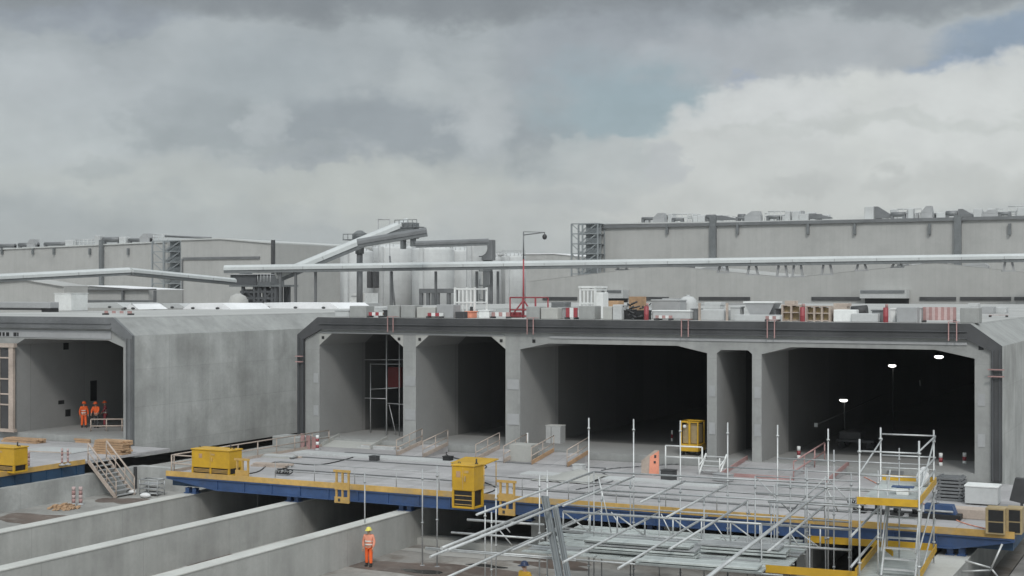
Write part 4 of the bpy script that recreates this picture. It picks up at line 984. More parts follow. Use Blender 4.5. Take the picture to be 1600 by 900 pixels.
ROOF_ITEMS = ((523, 545, 486, 'greyl', 'flat pale case at the left end of the main roof'), (599, 604, 486, 'dark', 'slim dark case left of the close pair of blocks'), (727, 736, 488, 'orange_p', 'orange case beside the low dark case'),
 (748, 764, 486, 'white', 'white case between barred cage and pink barrier'), (873, 882, 482, 'greyp', 'grey case left of the small cage'), (1080, 1090, 484, 'steel_m', 'dark grey case right of the dome tank'), (1141, 1156, 481, 'greyl', 'pale case left of the tapered hopper'),
 (1212, 1219, 484, 'dark', 'narrow dark case between hopper and timber rack'), (1362, 1376, 486, 'steel_m', 'grey case beside the third red drum'), (1391, 1399, 484, 'white', 'white case between third red drum and grey block'), (1434, 1439, 482, 'greyl', 'slim pale case before the pink striped barrier'))
for x0_, x1_, yt_, m_, lab_ in ROOF_ITEMS:
    rb('site_case', lab_, 'case', (x0_, yt_, x1_, 499), m_, 76.9, .8, 'small cases along the main roof edge', lid=m_)
def pallet(label, px0, px1, yt, Y, m):
    x0, x1, _, _, _, z1 = pbox(px0, yt, px1, 499, Y); t = world('loaded_pallet', label, 'pallet', 'loaded pallets further back on the main roof'); n = 4; h = (z1-RZ-.14)/n
    b = MB(); b.box(x0, x1, Y, Y+1.1, RZ+.1, RZ+.14)
    for x in (x0, (x0+x1)/2-.05, x1-.1): b.box(x, x+.1, Y, Y+1.1, RZ, RZ+.1)
    b.build('pallet', 'wood', t)
    for k in range(n): j = random.uniform(-.06, .06); MB().box(x0+.05+j, x1-.05+j, Y+.05, Y+1.05, RZ+.14+k*h+.004, RZ+.14+(k+1)*h, .015).build('layer', m, t)
for a in ((585, 602, 480, 84, 'greyl', 'pale loaded pallet behind the small red and white barrier'), (1032, 1058, 466, 88, 'greyp', 'grey loaded pallet left of the dome tank'), (1098, 1126, 472, 86, 'greyl', 'pale grey loaded pallet behind the pale box stack'), (1300, 1325, 474, 86, 'wood_p', 'tan loaded pallet behind the white stepped box'),
          (1225, 1242, 470, 90, 'wood_p', 'brown loaded pallet peeping over the left timber rack'), (1512, 1530, 474, 88, 'greyl', 'pale loaded pallet near the right roof end'), (860, 884, 472, 90, 'steel_m', 'dark loaded pallet behind the pale ballast block'), (950, 968, 470, 88, 'wood', 'orange brown loaded pallet behind the rebar pile')):
    pallet(a[5], *a[:5])
for px0, px1, Y, lab in ((985, 1045, 92, 'bundle of grey pipes lying behind the low grey box'), (1265, 1345, 95, 'bundle of grey pipes lying behind the right timber rack'), (600, 650, 95, 'bundle of grey pipes lying behind the paired blocks')):
    x0 = pY(px0, 490, Y).x; x1 = pY(px1, 490, Y).x; t = world('pipe_bundle', lab, 'pipes', 'pipe bundles on the main roof')
    for k in range(7): MB().tube((x0+random.uniform(0, .4), Y+(k % 4)*.24+(k//4)*.12, RZ+.14+(k//4)*.22), (x1, Y+(k % 4)*.24+(k//4)*.12, RZ+.14+(k//4)*.22), .11, 8).build('pipe', 'galv_d', t)
# red/white barriers
def barrier(label, px, Y, n, cols=('red', 'white')):
    x0, x1, _, _, _, z1 = pbox(*px, Y); t = world('striped_barrier', label, 'barrier', 'red and white barriers on the roofs'); w = (x1-x0)/n
    for k in range(n): MB().box(x0+k*w+.003, x0+(k+1)*w-.003, Y, Y+.08, RZ+.12, z1).build('stripe', cols[k % 2], t)
    for x in (x0+.08, x1-.08): MB().box(x-.05, x+.05, Y-.25, Y+.35, RZ, RZ+.12).build('foot', 'dark', t)
barrier('small red and white barrier between leftmost and paired blocks', (576, 488, 597, 497), 76.0, 4)
barrier('small red and white barrier in front of the darker block', (668, 489, 692, 498), 76.0, 4)
barrier('red and white barrier between pale block and small cage', (884, 481, 902, 499), 76.4, 3)
barrier('low pink barrier left of the red mast base', (768, 488, 796, 498), 77, 5, ('pink', 'white'))
barrier('long pink and white striped barrier near the right roof end', (1442, 480, 1494, 502), 77.2, 11, ('pink', 'pink_l'))
barrier('low red and white barrier right of the rebar pile drum', (1024, 493, 1050, 501), 75.9, 5, ('pink', 'white'))
barrier('low pink barrier between hopper plinth and timber rack', (1196, 494, 1218, 502), 75.9, 4, ('pink', 'white'))
barrier('short pink barrier at the right roof corner', (1545, 492, 1575, 499), 95, 4, ('pink', 'pink_l'))
barrier('faint red barrier on the left element roof', (163, 486, 205, 495), 76, 7, ('pink', 'greyl'))
MT['helm_r'] = mat('red helmet', (.45, .06, .06), .4, .05, 4)
for px, py, lab in ((1010, 498, 'upright red drum beside the dark rebar pile'), (1254, 498, 'upright red drum among the brown crates'), (1384, 500, 'pair like red drum left of the grey block')):
    p = pY(px, py, 76.3); t = thing('red_drum', lab, 'drum', (p.x, 76.3, RZ), 0, 'red drums on the roof')
    b = MB(); b.lathe((0, 0, 0), [(.13, 0), (.14, .02), (.14, .3), (.15, .32), (.14, .34), (.14, .78), (.11, .8)], 14); b.build('drum', 'red', t); MB().tube((.05, 0, .8), (.05, 0, .98), .08, 8).build('spout', 'pink', t)
# rebar / machine pile
t = world('rebar_pile', 'dark tangled rebar pile left of the red drum on the roof', 'pile'); x0, x1, _, _, _, z1 = pbox(973, 475, 1004, 498, 76.5)
b = MB()
for k in range(46):
    a = Vector((random.uniform(x0, x1), 76.5+random.uniform(0, 1.4), RZ+random.uniform(.02, z1-RZ))); d = Vector((random.uniform(-.7, .7), random.uniform(-.3, .3), random.uniform(-.2, .2)))
    e = a+d; e.x = min(max(e.x, x0), x1); e.z = max(e.z, RZ+.03); b.tube(a, e, random.uniform(.03, .06), 6)
b.build('rebar', 'dark', t); MB().box(x0, x1, 76.6, 77.9, RZ, RZ+.55).build('bin', 'black', t); MB().box(x0-.3, x0+.5, 78.2, 79, RZ, RZ+1.35).build('rusty_panel', 'wood', t)
# white tank
p = pY(1075, 490, 82); t = thing('dome_tank', 'pale round tank with domed top behind the low boxes', 'tank', (p.x, 82, RZ))
MB().lathe((0, 0, 0), [(.55, 0), (.56, .05), (.56, .9), (.5, 1.15), (.3, 1.33), (.02, 1.38)], 20).build('shell', 'greyl', t)
b = MB(); b.lathe((0, 0, 1.36), [(.12, 0), (.12, .08)], 10); b.tube((.5, 0, .2), (.8, 0, .2), .04); b.build('fitting', 'galv', t)
# mixer with hopper lid
x0, x1, _, _, _, z1 = pbox(1163, 474, 1210, 500, 77); t = world('hopper', 'grey tapered hopper with white lid on the main roof', 'hopper'); h = z1-RZ
b = MB(); b.prism([(x0+.35, 77, RZ+.3), (x1-.35, 77, RZ+.3), (x1, 77, z1), (x0, 77, z1)], (0, 1.4, 0)); b.build('body', 'greyp', t)
MB().box(x0-.06, x1+.06, 76.94, 78.46, z1, z1+.1, .02).build('lid', 'white', t); MB().box(x0+.1, x1-.1, 77, 78.4, RZ, RZ+.3).build('base', 'dark', t); MB().box(x0-.4, x1+.6, 76.4, 76.9, RZ, RZ+.36, .03).build('plinth', 'greyl', t)
# tan posts and crates
for px, lab in ((1093, 'tan timber post left of the hopper'), (1136, 'tan timber post touching the hopper side')):
    p = pY(px, 498, 76.6); tag(MB().box(p.x-.06, p.x+.06, 76.55, 76.67, RZ, RZ+1.0).build('timber_post', 'wood_p'), lab, 'post', 'timber posts on the roof')
def shelf(label, px, Y, cols):
    x0, x1, _, _, _, z1 = pbox(*px, Y); t = world('timber_rack', label, 'rack', 'timber racks on the roof'); n = cols; h = z1-RZ
    b = MB()
    for k in range(n+1): x = x0+(x1-x0)*k/n; b.box(x-.05, x+.05, Y, Y+.9, RZ, z1)
    b.build('upright', 'wood_p', t); b = MB()
    for z in (RZ+.03, RZ+h*.5, z1-.06): b.box(x0+.051, x1-.051, Y+.02, Y+.88, z, z+.06)
    b.build('shelf', 'wood_p', t); MB().box(x0+.06, x1-.06, Y+.3, Y+.85, RZ+.1, z1-.1).build('contents', 'tan', t)
shelf('open timber rack with brown contents left of the red drum', (1222, 476, 1250, 500), 76.5, 2)
shelf('open timber rack with pale uprights right of the red drum', (1260, 478, 1296, 501), 76.5, 3)
p = pY(1343, 492, 77.5); t = thing('hose_drum', 'dark oval hose drum on the roof under the canopy', 'hose drum', (p.x, 77.5, RZ))
b = MB(); b.tube((-.42, 0, .55), (.42, 0, .62), .3, 14); b.build('coil', 'dark', t); b = MB(); b.box(-.3, -.2, -.2, .2, 0, .3); b.box(.2, .3, -.2, .2, 0, .3); b.build('stand', 'steel_m', t)
# distant boxes on the right roof rim
for px, Y, lab, m in (((1532, 479, 1552, 492), 110, 'small grey roof cabinet at the far right rear, left of two', 'greyp'), ((1556, 480, 1572, 492), 112, 'small pale roof cabinet at the far right rear, right of two', 'greyl')):
    rb('roof_cabinet', lab, 'cabinet', px, m, Y, 1.5, 'roof cabinets at the right rear')
# left roof
rb('white_tank_box', 'white square tank on the left element roof', 'tank', (85, 459, 111, 492), 'white', 90, 2.0, lid='white')
t = world('duct_box', 'long grey duct with dark underside on the left roof edge', 'duct'); x0, x1, _, _, z0, z1 = pbox(-30, 472, 78, 481, 84)
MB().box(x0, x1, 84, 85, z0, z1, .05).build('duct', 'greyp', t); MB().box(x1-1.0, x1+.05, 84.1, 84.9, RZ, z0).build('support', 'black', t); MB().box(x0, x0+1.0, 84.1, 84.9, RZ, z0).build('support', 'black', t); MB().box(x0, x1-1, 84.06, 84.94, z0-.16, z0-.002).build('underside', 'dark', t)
def hump(label, x0, x1, Y, w=6.0, h=.55, m='sheet', sl=1.0):
    """sheeted long stack with sloped ends"""
    t = world('sheeted_stack', label, 'covered stack', 'white sheeted stacks on the left roof')
    b = MB(); b.prism([(x0, Y, RZ), (x1, Y, RZ), (x1-sl, Y, RZ+h), (x0+sl, Y, RZ+h)], (0, w, 0)); b.build('sheeting', m, t)
    b = MB()
    n = max(2, int((x1-x0)/2.5))
    for k in range(n): x = x0+(k+.5)*(x1-x0)/n; MB().ball((x, Y-.25, RZ+.1), .16, (1.3, .8, .7)).build('sandbag', 'dark', t)
a = pY(372, 490, 100).x; c_ = pY(535, 490, 100).x
def pxX(px, Y): return pY(px, 490, Y).x
hump('long white sheeted stack next to the main element left corner', pxX(400, 112), min(-61.4, pxX(530, 112)), 112)
hump('white sheeted stack in the middle of the left roof', pxX(285, 104), pxX(362, 104), 104)
hump('small white sheeted stack on the left roof by the faint barrier', pxX(192, 100), pxX(217, 100), 100, 4)
hump('grey sheeted stack between the two smaller white ones', pxX(212, 108), pxX(292, 108), 108, 6, .45, 'greyl')
hump('grey sheeted stack right of the white square tank', pxX(112, 108), pxX(195, 108), 108, 6, .5, 'greyl')

# ================================================================== BACKGROUND
G0 = PIT
def hall(label, pts, Y, dep, m='clad', roof='clad_r', group='factory halls', name='factory_hall', rt=.3, oh=.35):
    """pts: pixel roofline from left to right on plane Y; walls go down to the ground"""
    t = world(name, label, 'hall', group); P = [pY(px, py, Y) for px, py in pts]
    poly = [Vector((P[0].x, Y, G0))]+P+[Vector((P[-1].x, Y, G0))]
    b = MB(); b.prism(poly, (0, dep, 0)); b.build('wall', m, t)
    b = MB()
    for p, q in zip(P, P[1:]): b.obox(p+Vector((0, -oh, .02)), q-p, (0, dep+2*oh, 0), (0, 0, rt))
    rf = b.build('roof', roof, t); return t, P, rf
HR, P, rf = hall('tall right factory hall with ducts along its roof', [(932, 351), (1700, 340)], 300, 60)
b = MB(); b.box(P[0].x, P[-1].x, 299.4, 299.62, P[0].z-.9, P[0].z-.2); b.build('gutter', 'steel_m', HR)
for px, w in ((1115, 10), (1497, 10)):
    p = pY(px, 345, 299.8); MB().box(p.x-.7, p.x+.7, 299, 299.98, G0, p.z+1.2).build('downpipe_shaft', 'plant', HR)
for px in (938, 1043, 1153, 1263, 1336, 1453, 1578):
    p = pY(px, 350, 299.8); MB().box(p.x-.25, p.x+.25, 299.2, 299.96, p.z-2.2, p.z+.1).build('outlet', 'plant', HR)
def roof_units(parent, spec, Y, zoff=0):
    for px0, px1, py0, py1, kind in spec:
        a = pY(px0, py1, Y); c_ = pY(px1, py0, Y); zb = a.z; zt = c_.z; w = c_.x-a.x; b = MB()
        if kind == 'duct':
            b.tube((a.x, Y, (zb+zt)/2), (c_.x, Y, (zb+zt)/2), (zt-zb)*.4, 10); b.box(a.x, a.x+.6, Y-.4, Y+.4, zb-1, (zb+zt)/2); b.box(c_.x-.6, c_.x, Y-.4, Y+.4, zb-1, (zb+zt)/2); b.build('roof_duct', 'steel_m', parent)
        elif kind == 'cowl':
            b.box(a.x, c_.x, Y-1, Y+1, zb-1, zb+(zt-zb)*.45, .1); b.prism([(a.x, Y-1, zb+(zt-zb)*.45), (c_.x, Y-1, zb+(zt-zb)*.45), (c_.x-w*.1, Y-1, zt), (a.x+w*.45, Y-1, zt)], (0, 2, 0)); b.build('roof_vent', 'greyp', parent)
        elif kind == 'elbow':
            b.prism([(a.x, Y, zb), (c_.x, Y, zb), (c_.x, Y, zb+(zt-zb)*.25), (a.x+w*.3, Y, zt), (a.x, Y, zt)], (0, 1.6, 0)); b.build('roof_vent', 'steel_m', parent)
        elif kind == 'rails':
            n = max(2, int(w/1.2))
            for k in range(n+1): b.tube((a.x+w*k/n, Y, zb-1), (a.x+w*k/n, Y, zt), .12, 6)
            for z in (zt, (zb+zt)/2): b.tube((a.x, Y, z), (c_.x, Y, z), .12, 6)
            b.build('roof_frame', 'greyl', parent)
        else:
            b.box(a.x, c_.x, Y-1, Y+1, zb-1, zt, .15); b.build('roof_unit', 'greyl', parent)
roof_units(HR, [(1003, 1030, 338, 345, 'duct'), (1022, 1040, 333, 347, 'cowl'), (1050, 1082, 334, 346, 'rails'), (1050, 1068, 340, 346, 'duct'), (1085, 1092, 338, 345, 'box'), (1092, 1103, 336, 344, 'box'), (1104, 1118, 334, 344, 'duct'), (1118, 1150, 336, 344, 'elbow'),
   (1150, 1165, 338, 344, 'duct'), (1165, 1190, 330, 344, 'cowl'), (1198, 1218, 336, 343, 'duct'), (1200, 1230, 330, 343, 'rails'), (1228, 1236, 330, 343, 'box'), (1240, 1250, 330, 343, 'box'), (1250, 1264, 334, 342, 'box'), (1263, 1298, 333, 342, 'elbow'),
   (1352, 1366, 323, 342, 'box'), (1362, 1392, 322, 341, 'elbow'), (1392, 1415, 330, 340, 'duct'), (1402, 1440, 326, 340, 'rails'), (1420, 1428, 326, 340, 'box'), (1440, 1458, 322, 340, 'cowl'), (1464, 1478, 332, 340, 'box'), (1478, 1496, 328, 339, 'duct'), (1497, 1520, 326, 339, 'elbow'),
   (1522, 1535, 326, 339, 'box'), (1535, 1560, 328, 339, 'cowl'), (1560, 1580, 330, 338, 'duct'), (1575, 1600, 322, 338, 'rails'), (1590, 1625, 324, 338, 'box')], 303)
rr = random.Random(4); q_ = []
for (xa, xb) in ((1008, 1290), (1356, 1620)):
    x = xa
    while x < xb:
        w = rr.uniform(5, 14); yb = 346-(x-1003)*.0155; q_.append((x, x+w, yb-rr.uniform(5, 13), yb, rr.choice(['box', 'duct', 'rails', 'cowl', 'box']))); x += w+rr.uniform(1, 6)
roof_units(HR, q_, 309)
HL2, P2, rf2 = hall('low right halls with shallow twin gables and loading canopies', [(828, 440), (1035, 415), (1235, 434), (1462, 411), (1700, 436)], 225, 40, 'clad', 'clad', rt=.05, oh=.03)
b = MB()
for px0, px1 in ((848, 902), (985, 1045), (1092, 1172), (1268, 1345), (1437, 1494), (1500, 1580), (1585, 1660)):
    a = pY(px0, 471, 224.9); c_ = pY(px1, 464, 224.9); b.box(a.x, c_.x, 224.8, 224.97, c_.z-.55, c_.z)
b.build('dark_band', 'dark', HL2)
b = MB(); a = pY(828, 474, 224.9); c_ = pY(1700, 470, 224.9); b.box(a.x, c_.x, 224.7, 224.95, c_.z-3, c_.z-.6); b.build('plinth', 'greyp', HL2)
for px0, px1, lab in ((942, 976, 0), (1345, 1418, 1)):
    a = pY(px0, 466, 223); c_ = pY(px1, 453, 223); cn = MB().box(a.x, c_.x, 222.2, 224.9, a.z, c_.z).build('canopy', 'greyl', HL2)
    MB().box(a.x+.1, c_.x-.3, 222.1, 222.19, c_.z-.5, c_.z-.05).build('canopy_edge', 'plant', cn); MB().box(a.x+.3, c_.x-.1, 224.6, 224.69, G0+.1, a.z-.02).build('doorway', 'black', HL2)
# roof clutter along the ridges, partly hidden by the conveyor
roof_units(HL2, [(1000, 1035, 413, 419, 'duct'), (1043, 1085, 415, 420, 'duct'), (1096, 1135, 416, 423, 'cowl'), (1402, 1420, 412, 417, 'duct'), (1425, 1440, 410, 416, 'box'), (1450, 1480, 409, 414, 'duct'), (1500, 1545, 411, 419, 'cowl')], 227)
# lattice stair towers
def lattice_tower(label, px0, px1, py0, py1, Y, dep, lv, split=.42, m='steel_l'):
    t = world('stair_tower', label, 'stair tower', 'steel stair towers at the halls'); a = pY(px0, py1, Y); c_ = pY(px1, py0, Y); xm = a.x+(c_.x-a.x)*split
    b = MB(); r = .16
    for x in (a.x, xm, c_.x):
        for y in (Y, Y+dep): b.box(x-r, x+r, y-r, y+r, G0, c_.z)
    b.build('frame', m, t); n = lv; br = MB(); fl = MB()
    for k in range(n+1):
        z = c_.z-(c_.z-a.z)*k/n
        for y in (Y, Y+dep): MB().box(a.x, c_.x, y-.1, y+.1, z-.12, z+.12).build('beam', m, t)
        fl.box(xm, c_.x, Y+.2, Y+dep-.2, z-.08, z+.06)
        if k < n:
            z2 = c_.z-(c_.z-a.z)*(k+1)/n; br.bar((a.x, Y, z), (xm, Y, z2), .2, .15); br.bar((a.x, Y+dep, z2), (xm, Y+dep, z), .2, .15)
            fl.bar((xm+.2, Y+.5, z2), (c_.x-.2, Y+.5, z), .9, .25)
            for q in range(5): fl.box(xm, c_.x, Y-.05, Y+.05, z2+.25+q*.22, z2+.33+q*.22)
    br.build('brace', m, t); fl.build('stair', m, t)
    b = MB(); b.box(xm, c_.x, Y+dep*.5, Y+dep*.5+.1, a.z, c_.z); b.build('screen', 'steel_l', t)
lattice_tower('steel stair tower at the left corner of the tall right hall', 893, 934, 349, 428, 296, 4, 5)
lattice_tower('steel stair tower between the left long wall and the gable hall', 238, 283, 376, 476, 262, 4, 6)
# left halls
HLa, Pa, _ = hall('long left factory hall with vents along its roof', [(-60, 393), (262, 379)], 270, 60, 'clad')
b = MB()
for px in (4, 52, 85, 141, 201): p = pY(px, 388, 269.8); b.box(p.x-.2, p.x+.2, 269.3, 269.96, p.z-1.6, p.z)
b.build('outlet', 'plant', HLa); p = pY(160, 375, 269.8); MB().box(p.x-.45, p.x+.45, 269, 269.97, G0, p.z).build('downpipe_shaft', 'plant', HLa)
roof_units(HLa, [(0, 24, 380, 388, 'duct'), (30, 60, 378, 387, 'duct'), (46, 58, 374, 386, 'cowl'), (70, 105, 377, 385, 'duct'), (106, 118, 375, 384, 'box'), (118, 150, 374, 383, 'rails'), (152, 160, 368, 382, 'box'), (162, 188, 369, 380, 'duct'), (190, 200, 370, 380, 'box'), (202, 236, 371, 379, 'duct'), (222, 236, 365, 376, 'cowl'), (240, 262, 366, 376, 'rails')], 272)
HLb, Pb, _ = hall('left gable hall with dark corner pipe behind the transfer house', [(283, 376), (345, 374), (429, 381)], 258, 50, 'clad')
b = MB(); a = pY(286, 404, 257.9); c_ = pY(406, 402, 257.9); b.box(a.x, c_.x, 257.7, 257.95, a.z-.3, c_.z+.2); b.box(a.x-.3, a.x, 257.7, 257.95, G0, a.z); b.build('door_rail', 'steel_m', HLb)
p = pY(428, 378, 257.9); MB().box(p.x-.3, p.x+.3, 257.2, 257.97, G0, p.z+.4).build('corner_pipe', 'dark', HLb)
b = MB(); a = pY(283, 376, 259); b.tube(pY(258, 369, 259), pY(330, 372, 259), .25, 6); b.build('roof_duct', 'steel_m', HLb)
hall('pale grey gable hall right of the dark corner pipe', [(430, 385), (462, 383), (548, 386)], 285, 40, 'clad_l')
b = MB()
HLc, Pc, _ = hall('low grey hall behind the long duct at the far left', [(-60, 446), (40, 438), (100, 448)], 160, 5, 'clad', 'clad', rt=.1)
HLd, Pd, _ = hall('open sided low shed with pale roof left of the stair tower', [(95, 453), (140, 447), (232, 453)], 190, 9, 'clad', 'sheet', rt=.1)
b = MB()
for px in (122, 193, 243): p = pY(px, 454, 189.8); b.box(p.x-.15, p.x+.15, 189.4, 189.9, G0, p.z)
a = pY(118, 453, 189.8); c_ = pY(244, 452, 189.8); b.box(a.x, c_.x, 189.3, 189.9, c_.z-.15, c_.z+.1); z = pY(120, 470, 189.8).z; b.box(a.x, c_.x, 189.3, 189.9, z-.15, z+.15); b.build('frame', 'steel_m', HLd)
hall('far low white roofed hall behind the mast', [(750, 399), (775, 398), (866, 397), (905, 401)], 420, 40, 'clad', 'sheet')
# silos
S_ = 'white silos of the batching plant'
for i, (px0, px1, yt, Y, lab) in enumerate(((520, 566, 392, 215, 'white silo at the left end of the silo row'), (567, 628, 386, 222, 'wide white silo second from the left'), (630, 690, 388, 218, 'wide white silo below the upper gallery end'), (688, 728, 391, 226, 'white silo left of the slim tall silo'),
      (724, 746, 383, 212, 'slim tall white silo beside the bucket elevator'), (752, 776, 402, 232, 'narrow white silo right of the bucket elevator'), (776, 812, 400, 236, 'rightmost white silo, behind the red mast'))):
    a = pY(px0, yt, Y); c_ = pY(px1, yt, Y); r = (c_.x-a.x)/2*.96; t = thing('silo', lab, 'silo', ((a.x+c_.x)/2, Y+r, G0), 0, S_); h = a.z-G0
    MB().lathe((0, 0, 0), [(r, 0), (r, h*.985), (r*.97, h), (r*.5, h+.5), (.1, h+.6)], 28).build('shell', 'silo', t)
    b = MB(); n = 18
    for k in range(n):
        a1 = 2*math.pi*k/n; a2 = 2*math.pi*(k+1)/n; q1 = Vector((r*.96*math.cos(a1), r*.96*math.sin(a1), h)); q2 = Vector((r*.96*math.cos(a2), r*.96*math.sin(a2), h)); b.tube(q1, q1+Vector((0, 0, 1.0)), .05, 5); b.tube(q1+Vector((0, 0, 1)), q2+Vector((0, 0, 1)), .05, 5)
    b.build('roof_railing', 'greyl', t); MB().box(-.35, .35, -r-.5, -r-.05, 0, h).build('ladder_cage', 'silo', t)
# equipment between silos: dark chutes, pipe racks
t = world('chute_pair', 'pair of black chutes hanging below the long conveyor', 'chutes')
for px in (576, 585):
    a = pY(px-3, 450, 208); c_ = pY(px+3, 424, 208); MB().box(a.x, c_.x, 208, 209, a.z, c_.z, .1).build('chute', 'dark', t)
t = world('pipe_rack', 'grey pipe rack in front of the silos', 'pipe rack'); b = MB()
for px in (657, 668, 676, 683, 700, 712): p = pY(px, 452, 206); b.box(p.x-.28, p.x+.28, 206, 206.5, G0, p.z)
a = pY(655, 458, 206); c_ = pY(714, 451, 206); b.box(a.x, c_.x, 205.9, 206.6, a.z, c_.z); b.build('frame', 'steel_m', t)
# bucket elevator
t = world('bucket_elevator', 'dark bucket elevator leg with round head at the silo row', 'elevator'); a = pY(754, 500, 207); c_ = pY(765, 392, 207)
MB().box(a.x, c_.x, 207, 208.2, G0, c_.z, .1).build('leg', 'steel_m', t); b = MB()
for k in range(9): z = c_.z-1-k*2.4; b.box(a.x-.6, c_.x+.5, 206.9, 207.0, z, z+.18); b.tube((a.x-.5, 206.8, z), (a.x-.5, 206.8, z+1.1), .06, 5); b.tube((c_.x+.4, 206.8, z), (c_.x+.4, 206.8, z+1.1), .06, 5)
b.build('landing', 'plant', t); p = pY(752, 388, 207); MB().tube((p.x, 206.6, p.z), (p.x, 207.8, p.z), 1.3, 16).build('head_drum', 'greyl', t); p = pY(761, 388, 207); MB().box(p.x-.9, p.x+1.1, 206.7, 208, p.z-2, p.z+1.4, .1).build('head_box', 'steel_m', t)
t = world('lattice_mast', 'thin lattice mast frame rising behind the inclined conveyor', 'mast'); b = MB()
for px in (591, 609): p = pY(px, 343, 214); b.tube((p.x, 214, G0), p, .09, 6)
b.tube(pY(591, 343, 214), pY(609, 343, 214), .09, 6); b.build('frame', 'greyp', t); b = MB(); b.tube(pY(609, 400, 213), pY(618, 490, 210), .16, 6); b.build('stay', 'steel_m', t)
# conveyors
def conveyor(label, a, c_, w, h, supports=(), sup='trestle', m='conv'):
    t = world('conveyor', label, 'conveyor', 'covered conveyors of the batching plant'); a = Vector(a); c_ = Vector(c_); d = (c_-a).normalized(); s_ = d.cross(Vector((0, 0, 1))).normalized(); up = s_.cross(d)
    prof = [(-w/2, h*.35), (-w/2, h*.7), (-w*.3, h*.95), (0, h), (w*.3, h*.95), (w/2, h*.7), (w/2, h*.35)]
    b = MB(); b.prism([a+s_*x+up*y for x, y in prof], c_-a); b.build('cover', m, t)
    b = MB(); b.obox(a-s_*w*.42, s_*w*.84, c_-a, up*h*.345); b.build('truss', 'plant', t)
    n = int((c_-a).length/6); b = MB()
    for k in range(1, n): q = a.lerp(c_, k/n); b.obox(q-s_*(w/2+.03)+up*h*.35, s_*(w+.06), d*.1, up*h*.33)
    b.build('hoop', 'greyp', t)
    for q, zb, ww in supports:
        b = MB(); q = Vector(q)
        for sx in (-1, 1): b.bar(q+d*sx*ww, Vector((q.x, q.y, zb))+d*sx*ww*1.5, .3, .3)
        b.bar(Vector((q.x, q.y, zb))-d*ww*2, Vector((q.x, q.y, zb))+d*ww*2, .3, .2); b.build('trestle', 'greyp', t)
    return t
def PD(px, py, dep): return pD(px, py, dep)
A = PD(352, 427, 215); B = PD(1700, 408, 205)
sup = []
for px, py in ((972, 421), (1130, 426), (1176, 429), (1222, 432), (1246, 432), (1292, 429), (1346, 423), (1402, 418), (1576, 424)):
    f = (px-352)/(1700-352); q = A.lerp(B, f*215/(215*f+205*(1-f))); zb = pD(px, py, 210).z; sup.append(((q.x, q.y, q.z), zb, .5))
conveyor('very long level conveyor crossing in front of the halls', A, B, 2.0, 1.25, sup)
conveyor('left conveyor arm, rising half, at the left picture edge', PD(-60, 444, 175), PD(200, 430, 190), 1.8, 1.05)
conveyor('left conveyor arm, falling half, running into the transfer house', PD(200, 430, 190), PD(362, 445, 213), 1.8, 1.05)
conveyor('steep inclined conveyor rising from the transfer house over the silos', PD(436, 441, 216), PD(641, 356, 222), 2.2, 1.7)
conveyor('dark upper gallery over the silos, slightly rising', PD(560, 387, 206), PD(668, 369, 206), 1.6, 1.3, m='steel_m')
conveyor('level dark gallery from upper gallery end to bucket elevator', PD(650, 387, 204), PD(764, 383, 204), 1.6, .95, m='steel_m')
for px, lab in ((438, 'right beside the transfer tower'), (462, 'first right of the transfer tower'), (493, 'in front of the pale gable hall'), (612, 'below the inclined conveyor top'), (681, 'at the pipe rack'), (745, 'at the slim tall silo'), (768, 'right of the bucket elevator, left of two'), (778, 'right of the bucket elevator, right of two')):
    p = PD(px, 424, 214); tag(MB().box(p.x-.16, p.x+.16, p.y-.16, p.y+.16, G0, p.z).build('conveyor_post', 'steel_m'), 'thin post under the long conveyor, '+lab, 'post', 'thin conveyor posts')
t = world('head_frame', 'dark drive head at the top of the inclined conveyor', 'drive head'); p = PD(640, 355, 221)
MB().box(p.x-1.2, p.x+1.2, p.y-1, p.y+1, p.z-1.8, p.z+.7, .1).build('housing', 'plant', t); b = MB(); b.box(p.x-2, p.x+2, p.y-1.2, p.y+1.2, p.z-.1, p.z+.05)
for k in range(6): b.tube((p.x-2+k*.8, p.y-1.2, p.z), (p.x-2+k*.8, p.y-1.2, p.z+1.1), .06, 5)
b.tube((p.x-2, p.y-1.2, p.z+1.1), (p.x+2, p.y-1.2, p.z+1.1), .06, 5); b.build('landing', 'plant', t); b = MB(); b.box(p.x-1.4, p.x-.9, p.y-.5, p.y+.5, p.z-3.4, p.z-1.8); b.box(p.x+.4, p.x+.9, p.y-.5, p.y+.5, p.z-3.0, p.z-1.8); b.build('leg', 'plant', t)
t = world('vent_head', 'round dark vent head with landing on top of the second silo', 'vent'); p = PD(562, 372, 224)
b = MB(); b.lathe((p.x, p.y, p.z-2.5), [(.7, 0), (.7, 2.0), (1.1, 2.2), (1.1, 3.2), (.4, 3.7)], 14); b.build('head', 'plant', t); b = MB(); b.box(p.x-2.3, p.x+2.3, p.y-1.4, p.y+1.4, p.z-.35, p.z-.2); b.tube((p.x-2.2, p.y-1.4, p.z+.6), (p.x+2.2, p.y-1.4, p.z+.6), .06, 5)
for k in range(6): b.tube((p.x-2.2+k*.88, p.y-1.4, p.z-.2), (p.x-2.2+k*.88, p.y-1.4, p.z+.6), .06, 5)
b.build('landing', 'plant', t); MB().tube((p.x, p.y, p.z-2.5), (p.x, p.y, G0+8), .5, 8).build('pipe', 'steel_m', t)
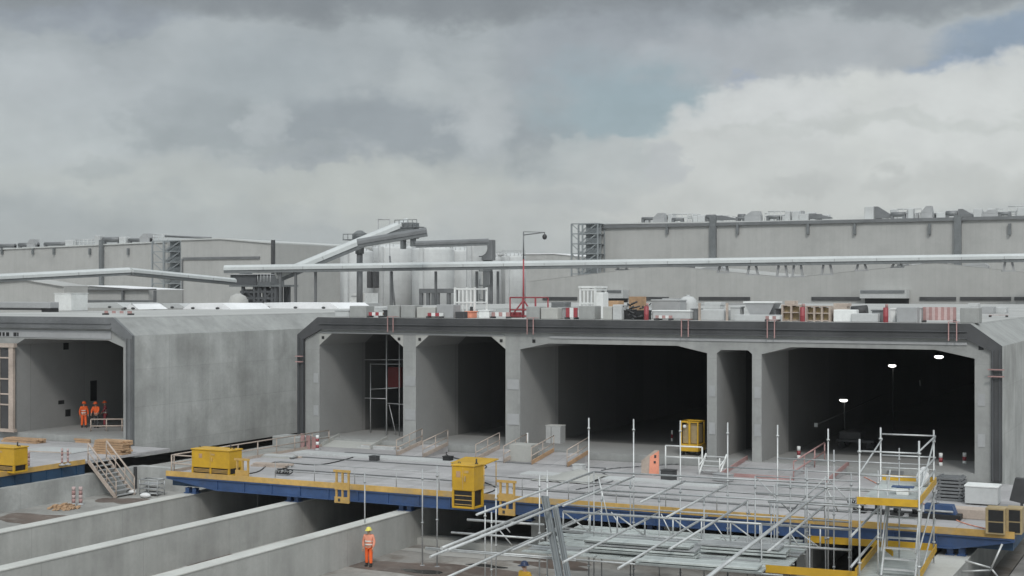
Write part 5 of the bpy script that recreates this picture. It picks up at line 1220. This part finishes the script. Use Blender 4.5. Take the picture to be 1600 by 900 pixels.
# transfer house
t = world('transfer_house', 'dark steel transfer tower where the conveyors meet', 'transfer tower'); Yt = 210
def bx(px0, py0, px1, py1, Y, d): x0, x1, y0, y1, z0, z1 = pbox(px0, py0, px1, py1, Y, d); return MB().box(x0, x1, y0, y1, z0, z1)
x0, x1, _, _, _, zt = pbox(361, 430, 425, 446, Yt)
bx(360, 429, 400, 445, Yt, 5).build('cladding', 'steel_e', t); bx(400, 431, 424, 445, Yt+.3, 4).build('cladding', 'steel_m', t); bx(353, 428, 404, 429.5, Yt-.5, 6).build('roof', 'greyp', t); bx(374, 418, 384, 428, Yt+1, 2).build('roof_unit', 'plant', t); bx(358, 445, 436, 448, Yt-.6, 6).build('floor_plate', 'plant', t)
b = MB()
for px in (380, 398, 405, 415, 426, 431):
    p = pY(px, 448, Yt); 
    for y in (Yt, Yt+4): b.box(p.x-.25, p.x+.25, y-.25, y+.25, G0, p.z)
for (p0, p1) in (((380, 450), (405, 475)), ((405, 450), (431, 475)), ((431, 450), (405, 475)), ((398, 470), (380, 450))): b.bar(pY(*p0, Yt), pY(*p1, Yt), .25, .25)
for y in (456, 466, 474): a = pY(376, y, Yt); c_ = pY(432, y, Yt); b.box(a.x, c_.x, Yt-.2, Yt+.2, a.z-.2, a.z+.2)
b.build('frame', 'steel_e', t)
for px0, py0, px1, py1 in ((382, 452, 392, 464), (396, 448, 402, 458), (410, 450, 422, 470), (388, 464, 402, 478), (424, 445, 432, 478), (404, 468, 420, 478)): bx(px0, py0, px1, py1, Yt+1, 2).build('equipment', random.choice(['plant', 'steel_m', 'dark']), t)
b = MB()
for px in (404, 409, 414, 419, 424): p = pY(px, 432, Yt); b.tube((p.x, Yt-.3, p.z-1), (p.x, Yt-.3, p.z+.4), .06, 5)
b.build('railing', 'greyl', t)
# cement mound building (pale) left of transfer tower, white cab right of it
t = world('pale_bin', 'pale rounded bin standing left of the transfer tower legs', 'bin'); p = PD(372, 484, 200); b = MB()
b.lathe((p.x, p.y, G0), [(1.5, 0), (1.5, p.z-G0+1.0), (1.1, p.z-G0+1.9), (.3, p.z-G0+2.3)], 18); b.build('cover', 'clad_l', t)
t = world('roof_unit', 'small pale unit on a plinth before the second silo', 'unit'); bx(546, 458, 570, 474, 190, 4).build('body', 'white', t); bx(549, 462, 566, 463.5, 189.9, .08).build('louvre', 'greyp', t); x0, x1, _, _, z0, z1 = pbox(543, 474, 574, 500, 189.8, 4); MB().box(x0, x1, 189.8, 194, G0, z1).build('plinth', 'greyl', t)
